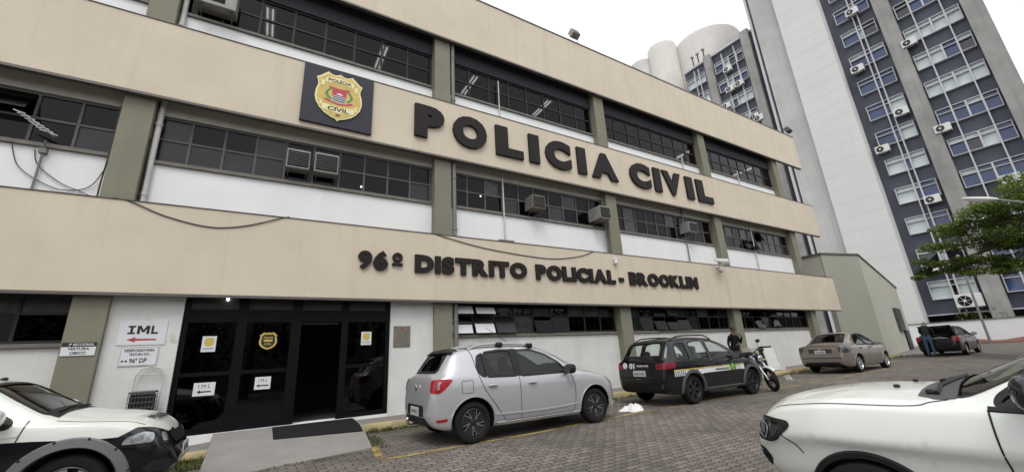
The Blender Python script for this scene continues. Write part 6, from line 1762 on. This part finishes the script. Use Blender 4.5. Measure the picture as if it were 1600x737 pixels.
def head_bits(r, J, hairmat, skin, short=True):
    hb, ht = Vector(J['headb'][0]), Vector(J['headt'][0]); up_ = (ht - hb).normalized(); f = Vector((1, 0, 0)); f = (f - up_ * f.dot(up_)).normalized(); s = up_.cross(f)
    c = hb.lerp(ht, .62)
    q = MB(); V = []; F = []
    n, m = 20, 9
    for j in range(m + 1):
        ph = math.pi / 2 * j / m * 1.12
        for i in range(n):
            t = 2 * math.pi * i / n; back = -math.cos(t)
            ph2 = ph * (1.0 + .28 * max(0, back)) * (1.0 if back > -.2 else .82)
            V.append(c + f * (.101 * math.sin(ph2) * math.cos(t) - .008) + s * (.085 * math.sin(ph2) * math.sin(t)) + up_ * (.105 * math.cos(ph2) + .012))
    for j in range(m):
        for i in range(n): F.append((j * n + i, j * n + (i + 1) % n, (j + 1) * n + (i + 1) % n, (j + 1) * n + i))
    q.add(V, F); h = q.build('hair', hairmat, r, smooth=True, local=True)
    md = h.modifiers.new('t', 'SOLIDIFY'); md.thickness = .008
    q = MB(); fc = hb.lerp(ht, .35)
    q.add([fc + f * .082 + up_ * .035, fc + f * .112 - up_ * .012, fc + f * .085 - s * .018 - up_ * .012, fc + f * .085 + s * .018 - up_ * .012], [(0, 2, 1), (0, 1, 3), (1, 2, 3)]); q.build('nose', skin, r, local=True)
    for sg in (-1, 1):
        q = MB(); q.sup(fc + s * sg * .083, .018, .010, .032, .9, 10, 8); q.build('ear', skin, r, smooth=True, local=True)
        q = MB(); q.sup(fc + f * .082 + s * sg * .032 + up_ * .03, .008, .014, .008, 1, 8, 6); q.build('eye', MT['ink'], r, local=True)
    q = MB(); q.sup(fc + f * .085 - up_ * .045, .008, .024, .006, 1, 10, 6); q.build('mouth', MT['redink'], r, local=True)
J, E = man_joints(.32, 'forward', .9)
r = person('grey haired man in dark jacket and blue jeans bending over the open boot', (29.25, 7.62, gz(29.25, 7.6)), .05, J, E, REG, [MT['jacket'], MT['jeans'], MT['skin'], MT['shoe']])
head_bits(r, J, MT['hairg'], MT['skin'])
r.scale = (1.02, 1.02, 1.02)
J, E = man_joints(.0, 'phone', .1)
r = person('man in black shirt standing against the wall behind the motorcycle', (15.5, 9.5, gz(15.5, 9) + .14), -1.75, J, E, REG, [MT['tshirt'], MT['tshirt'], MT['skind'], MT['shoe']])
head_bits(r, J, MT['hairb'], MT['skind'])

# ------------------------------------------------------------------ motorcycle
mc = thing('motorcycle', 'white and black motorcycle leaning before the nose of the black wagon', 'motorcycle', (12.29, 7.12, gz(12.2, 7)), R(-110))
lean = Matrix.Rotation(R(9), 3, 'X')
class LB(MB):
    def build(s, name, mat, parent=None, smooth=False, bevel=0): 
        s.v = [tuple(lean @ Vector(p)) for p in s.v]
        return MB.build(s, name, mat, parent or mc, smooth=smooth, local=True, bevel=bevel)
def mwheel(x, R_, steer=0.0):
    a = Vector((math.sin(-steer), math.cos(steer), 0)); c = Vector((x, 0, R_))
    q = LB(); q.lathe([(R_ - .075, -.04), (R_ - .04, -.055), (R_ - .012, -.045), (R_, 0), (R_ - .012, .045), (R_ - .04, .055), (R_ - .075, .04), (R_ - .075, -.04)], c, a, 36, cap=False); w = q.build('wheel', MT['tyre'], smooth=True)
    q = LB(); q.lathe([(R_ - .07, -.03), (R_ - .09, -.02), (R_ - .09, .02), (R_ - .07, .03)], c, a, 36, cap=False); q.lathe([(.05, -.06), (.05, .06), (0, .06)], c, a, 16)
    u = a.cross(Vector((0, 0, 1))).normalized()
    for k in range(9):
        t = 2 * math.pi * k / 9; d = u * math.cos(t) + Vector((0, 0, 1)) * math.sin(t); q.tube([c + d * .04, c + d * (R_ - .08)], .010, 5)
    q.build('rim', MT['rimd'], w)
    q = LB(); q.lathe([(.12, .07), (.12, .075), (.05, .075)], c, a, 20); q.build('brake_disc', MT['steel'], w)
mwheel(.66, .31, -.30); mwheel(-.68, .30)
hd_ = Vector((.36, 0, .92))
q = LB()
for sy in (-.09, .09): q.tube([(.66, sy, .31), (.40, sy, .86), (.35, sy, .98)], [.028, .024, .022], 8)
q.build('fork', MT['alloy'], smooth=True)
q = LB(); P = [(.66 + .345 * math.cos(t), .31 + .345 * math.sin(t)) for t in np.linspace(.75, 2.1, 14)]
V = []
for (x, z) in P:
    for sy in (-.075, 0, .075): V.append((x, sy, z + (.02 if sy == 0 else -.015)))
q.add(V, [(i * 3 + k, i * 3 + k + 1, i * 3 + k + 4, i * 3 + k + 3) for i in range(13) for k in range(2)]); o = q.build('front_fender', MT['whitec'], smooth=True); md = o.modifiers.new('t', 'SOLIDIFY'); md.thickness = .01
q = LB(); q.sup((.46, 0, .86), .10, .10, .12, .7, 16, 10); q.build('headlight_shell', MT['plastic'], smooth=True)
q = LB(); q.sup((.53, 0, .86), .045, .085, .095, .8, 16, 10); q.build('headlight', MT['lclear'], smooth=True)
q = LB(); q.sup((.16, 0, .92), .28, .15, .13, .7, 18, 12); q.build('fuel_tank', MT['blackc'], smooth=True)
q = LB(); q.sup((-.30, 0, .85), .34, .13, .06, .6, 18, 10); q.sup((-.6, 0, .90), .2, .11, .05, .6, 14, 8); q.build('saddle', MT['plastic'], smooth=True)
q = LB(); q.sup((.08, 0, .48), .2, .15, .18, .5, 14, 10); q.sup((-.2, 0, .45), .16, .12, .13, .5, 14, 10); q.build('engine', MT['plasticg'], smooth=True)
q = LB(); q.tube([(.36, 0, .9), (.3, 0, .6), (.15, 0, .28), (-.25, 0, .28)], .025, 8); q.tube([(.3, 0, .85), (-.3, 0, .72), (-.8, 0, .84)], .022, 8); q.tube([(-.25, .1, .32), (-.68, .1, .30)], .022, 8); q.tube([(-.25, -.1, .32), (-.68, -.1, .30)], .022, 8); q.build('chassis', MT['black'], smooth=True)
q = LB(); q.tube([(.2, -.12, .35), (.0, -.14, .25), (-.4, -.16, .33), (-.95, -.17, .48)], [.02, .022, .04, .05], 10); q.build('exhaust', MT['steel'], smooth=True)
q = LB(); q.tube([(.16, -.40, 1.06), (.26, -.22, 1.08), (.34, 0, 1.02), (.26, .22, 1.08), (.16, .40, 1.06)], .013, 8); hb_ = q.build('handlebar', MT['black'], smooth=True)
for sy in (-1, 1):
    q = LB(); q.sup((.17, sy * .36, 1.06), .03, .06, .025, .8, 10, 6); q.sup((.28, sy * .33, 1.04), .04, .09, .05, .7, 12, 8); q.build('hand_guard', MT['plastic'], hb_, smooth=True)
    q = LB(); q.tube([(.24, sy * .26, 1.08), (.26, sy * .32, 1.26)], .007, 6); q.sup((.26, sy * .34, 1.30), .025, .075, .05, .8, 14, 8); q.build('mirror', MT['plastic'], hb_, smooth=True)
    q = LB(); q.sup((.46, sy * .2, .80), .03, .05, .02, .8, 10, 6); q.build('turn_signal', MT['gold'], smooth=True)
    q = LB(); q.prism([(.05, .78), (.34, .98), (.42, .92), (.36, .70), (.15, .62)], (0, sy * .14, 0), (1, 0, 0), (0, 0, 1), .012 * sy); q.build('tank_shroud', MT['whitec'])
q = LB(); q.sup((-.82, 0, .88), .10, .09, .05, .6, 12, 8); q.build('tail_light', MT['lred'], smooth=True)
q = LB(); q.tube([(-.05, .12, .3), (-.12, .30, .02)], .012, 6); q.build('side_stand', MT['black'])

# ------------------------------------------------------------------ hand cart, rag, board, box
r = thing('hand_cart', 'pale tube hand cart with black wire crate leaning on white entrance wall', 'hand cart', (-1.73, 9.95, .15))
xl, xr, yt, yb_ = -1.93, -1.53, 10.06, 9.84
def cp(x, z): return (x, yb_ + (yt - yb_) * (z - .15) / 1.35, z)
q = MB(); q.tube([cp(xl, .2), cp(xl, 1.30), cp(xl + .06, 1.42), cp((xl + xr) / 2, 1.47), cp(xr - .06, 1.42), cp(xr, 1.30), cp(xr, .2)], .013, 8); q.tube([cp(xl, 1.33), cp(xr, 1.33)], .010, 6); q.tube([cp(xl, .3), cp(xr, .3)], .012, 6); q.build('tube_frame', MT['tubew'], r, smooth=True)
q = MB()
for x in (xl - .03, xr + .03): q.lathe([(.10, -.02), (.11, 0), (.10, .02), (.02, .025), (.02, -.025), (.1, -.02)], (x, yb_, .26), (1, 0, 0), 20)
q.build('wheel', MT['tyre'], r, smooth=True)
q = MB()
z0, z1 = .62, 1.04
for yy in (9.66, 9.95):
    for k in range(8): x = xl + .03 + (xr - xl - .06) * k / 7; q.tube([(x, yy, z0), (x, yy, z1)], .005, 5)
    for k in range(6): z = z0 + (z1 - z0) * k / 5; q.tube([(xl + .03, yy, z), (xr - .03, yy, z)], .007 if k < 5 else .02, 5)
for x in (xl + .03, xr - .03):
    for k in range(6): z = z0 + (z1 - z0) * k / 5; q.tube([(x, 9.66, z), (x, 9.95, z)], .007, 5)
q.build('wire_crate', MT['plasticg'], r)
q = MB(); q.box(xl + .045, 9.68, z0, xr - .045, 9.94, z1 - .03); q.build('crate_lining', MT['plastic'], r)

rg = random.Random(3)
q = MB(); V = []; F = []; n, m = 34, 10
for j in range(m + 1):
    for i in range(n):
        t = 2 * math.pi * i / n; rr = 1 - j / m
        ed = 1 + .18 * math.sin(3 * t + .5) + .12 * math.sin(5 * t)
        x, y = .31 * rr * ed * math.cos(t), .20 * rr * ed * math.sin(t)
        nz = abs(noise.noise(Vector((x * 6, y * 9, 2)))) * .13 - .02 + noise.noise(Vector((x * 19, y * 15, 5))) * .045
        V.append((7.15 + x, 7.0 + y, gz(7, 7) + .012 + max(0, (.10 * (1 - rr ** 2) ** .7) + nz * (1 - rr ** 4))))
for j in range(m):
    for i in range(n): F.append((j * n + i, j * n + (i + 1) % n, (j + 1) * n + (i + 1) % n, (j + 1) * n + i))
q.add(V, F); tag(q.build('crumpled_rag', MT['cloth'], smooth=80), 'crumpled white rag lying on the pavers behind the black wagon', 'rag')

r = thing('folding_board', 'pale folding board with dark top bar behind the motorcycle', 'board', (17.85, 9.55, .25))
z = gz(17.9, 9) + .15
q = MB(); q.obox((17.85, 9.52, z + .46), (1, .0, 0), (0, .17, .98), (0, -.98, .17), .34, .45, .012); q.build('panel', MT['acl'], r)
q = MB(); q.obox((17.85, 9.80, z + .46), (1, .0, 0), (0, -.17, .98), (0, .98, .17), .34, .45, .012); q.build('back_panel', MT['acw'], r)
q = MB(); q.box(17.50, 9.58, z + .90, 18.2, 9.72, z + .96); q.build('top_bar', MT['black'], r)
q = MB(); q.obox((18.22, 9.50, z + .46), (1, .0, 0), (0, .17, .98), (0, -.98, .17), .035, .46, .02); q.box(18.1, 9.3, z, 18.4, 9.5, z + .2); q.build('side_rail', MT['camw'], r)
r = thing('carton', 'small cream carton on a stand behind the motorcycle handlebar', 'box', (16.9, 9.7, .2))
q = MB(); q.box(16.6, 9.55, z + .66, 17.1, 9.9, z + .92); q.build('box_body', MT['cream2'] if 'cream2' in MT else MT['lint'], r, bevel=.01)
q = MB()
for x in (16.63, 17.07):
    for y in (9.58, 9.87): q.tube([(x, y, z), (x, y, z + .655)], .015, 6)
q.build('stand_leg', MT['steel'], r)

# ------------------------------------------------------------------ weeds along the kerb
rg = random.Random(9)
q = MB()
def tuft(x, y, n, h):
    z = gz(x, y)
    for _ in range(n):
        a = rg.uniform(0, 2 * math.pi); l = h * rg.uniform(.5, 1.3); d = Vector((math.cos(a), math.sin(a), 0)); s = Vector((-d.y, d.x, 0)) * .006
        p = Vector((x + rg.gauss(0, .05), y + rg.gauss(0, .03), z)); t = p + d * l * .6 + Vector((0, 0, l))
        m_ = p + d * l * .2 + Vector((0, 0, l * .65))
        q.add([p - s, p + s, m_ + s * .8, t, m_ - s * .8], [(0, 1, 2, 3, 4)])
for k in range(520):
    x = rg.choice([rg.uniform(-1.2, -.7), rg.uniform(1.9, 4), rg.uniform(1.9, 26), rg.uniform(7, 30), rg.uniform(20, 32)])
    y = KY - abs(rg.gauss(0, .16)) - .01
    tuft(x, y, 10, rg.uniform(.03, .09))
for k in range(60): tuft(rg.uniform(1.72, 1.9), rg.uniform(7.3, 9.1), 8, rg.uniform(.02, .06))
for k in range(120): tuft(rg.uniform(-1.3, -.62), rg.uniform(8.3, 9.12), 9, rg.uniform(.03, .1))
for k in range(40): tuft(rg.uniform(-.55, 1.6), 7.05 + .15 * rg.random(), 5, .02)
tag(q.build('weeds', MT['grass']), kind='stuff')
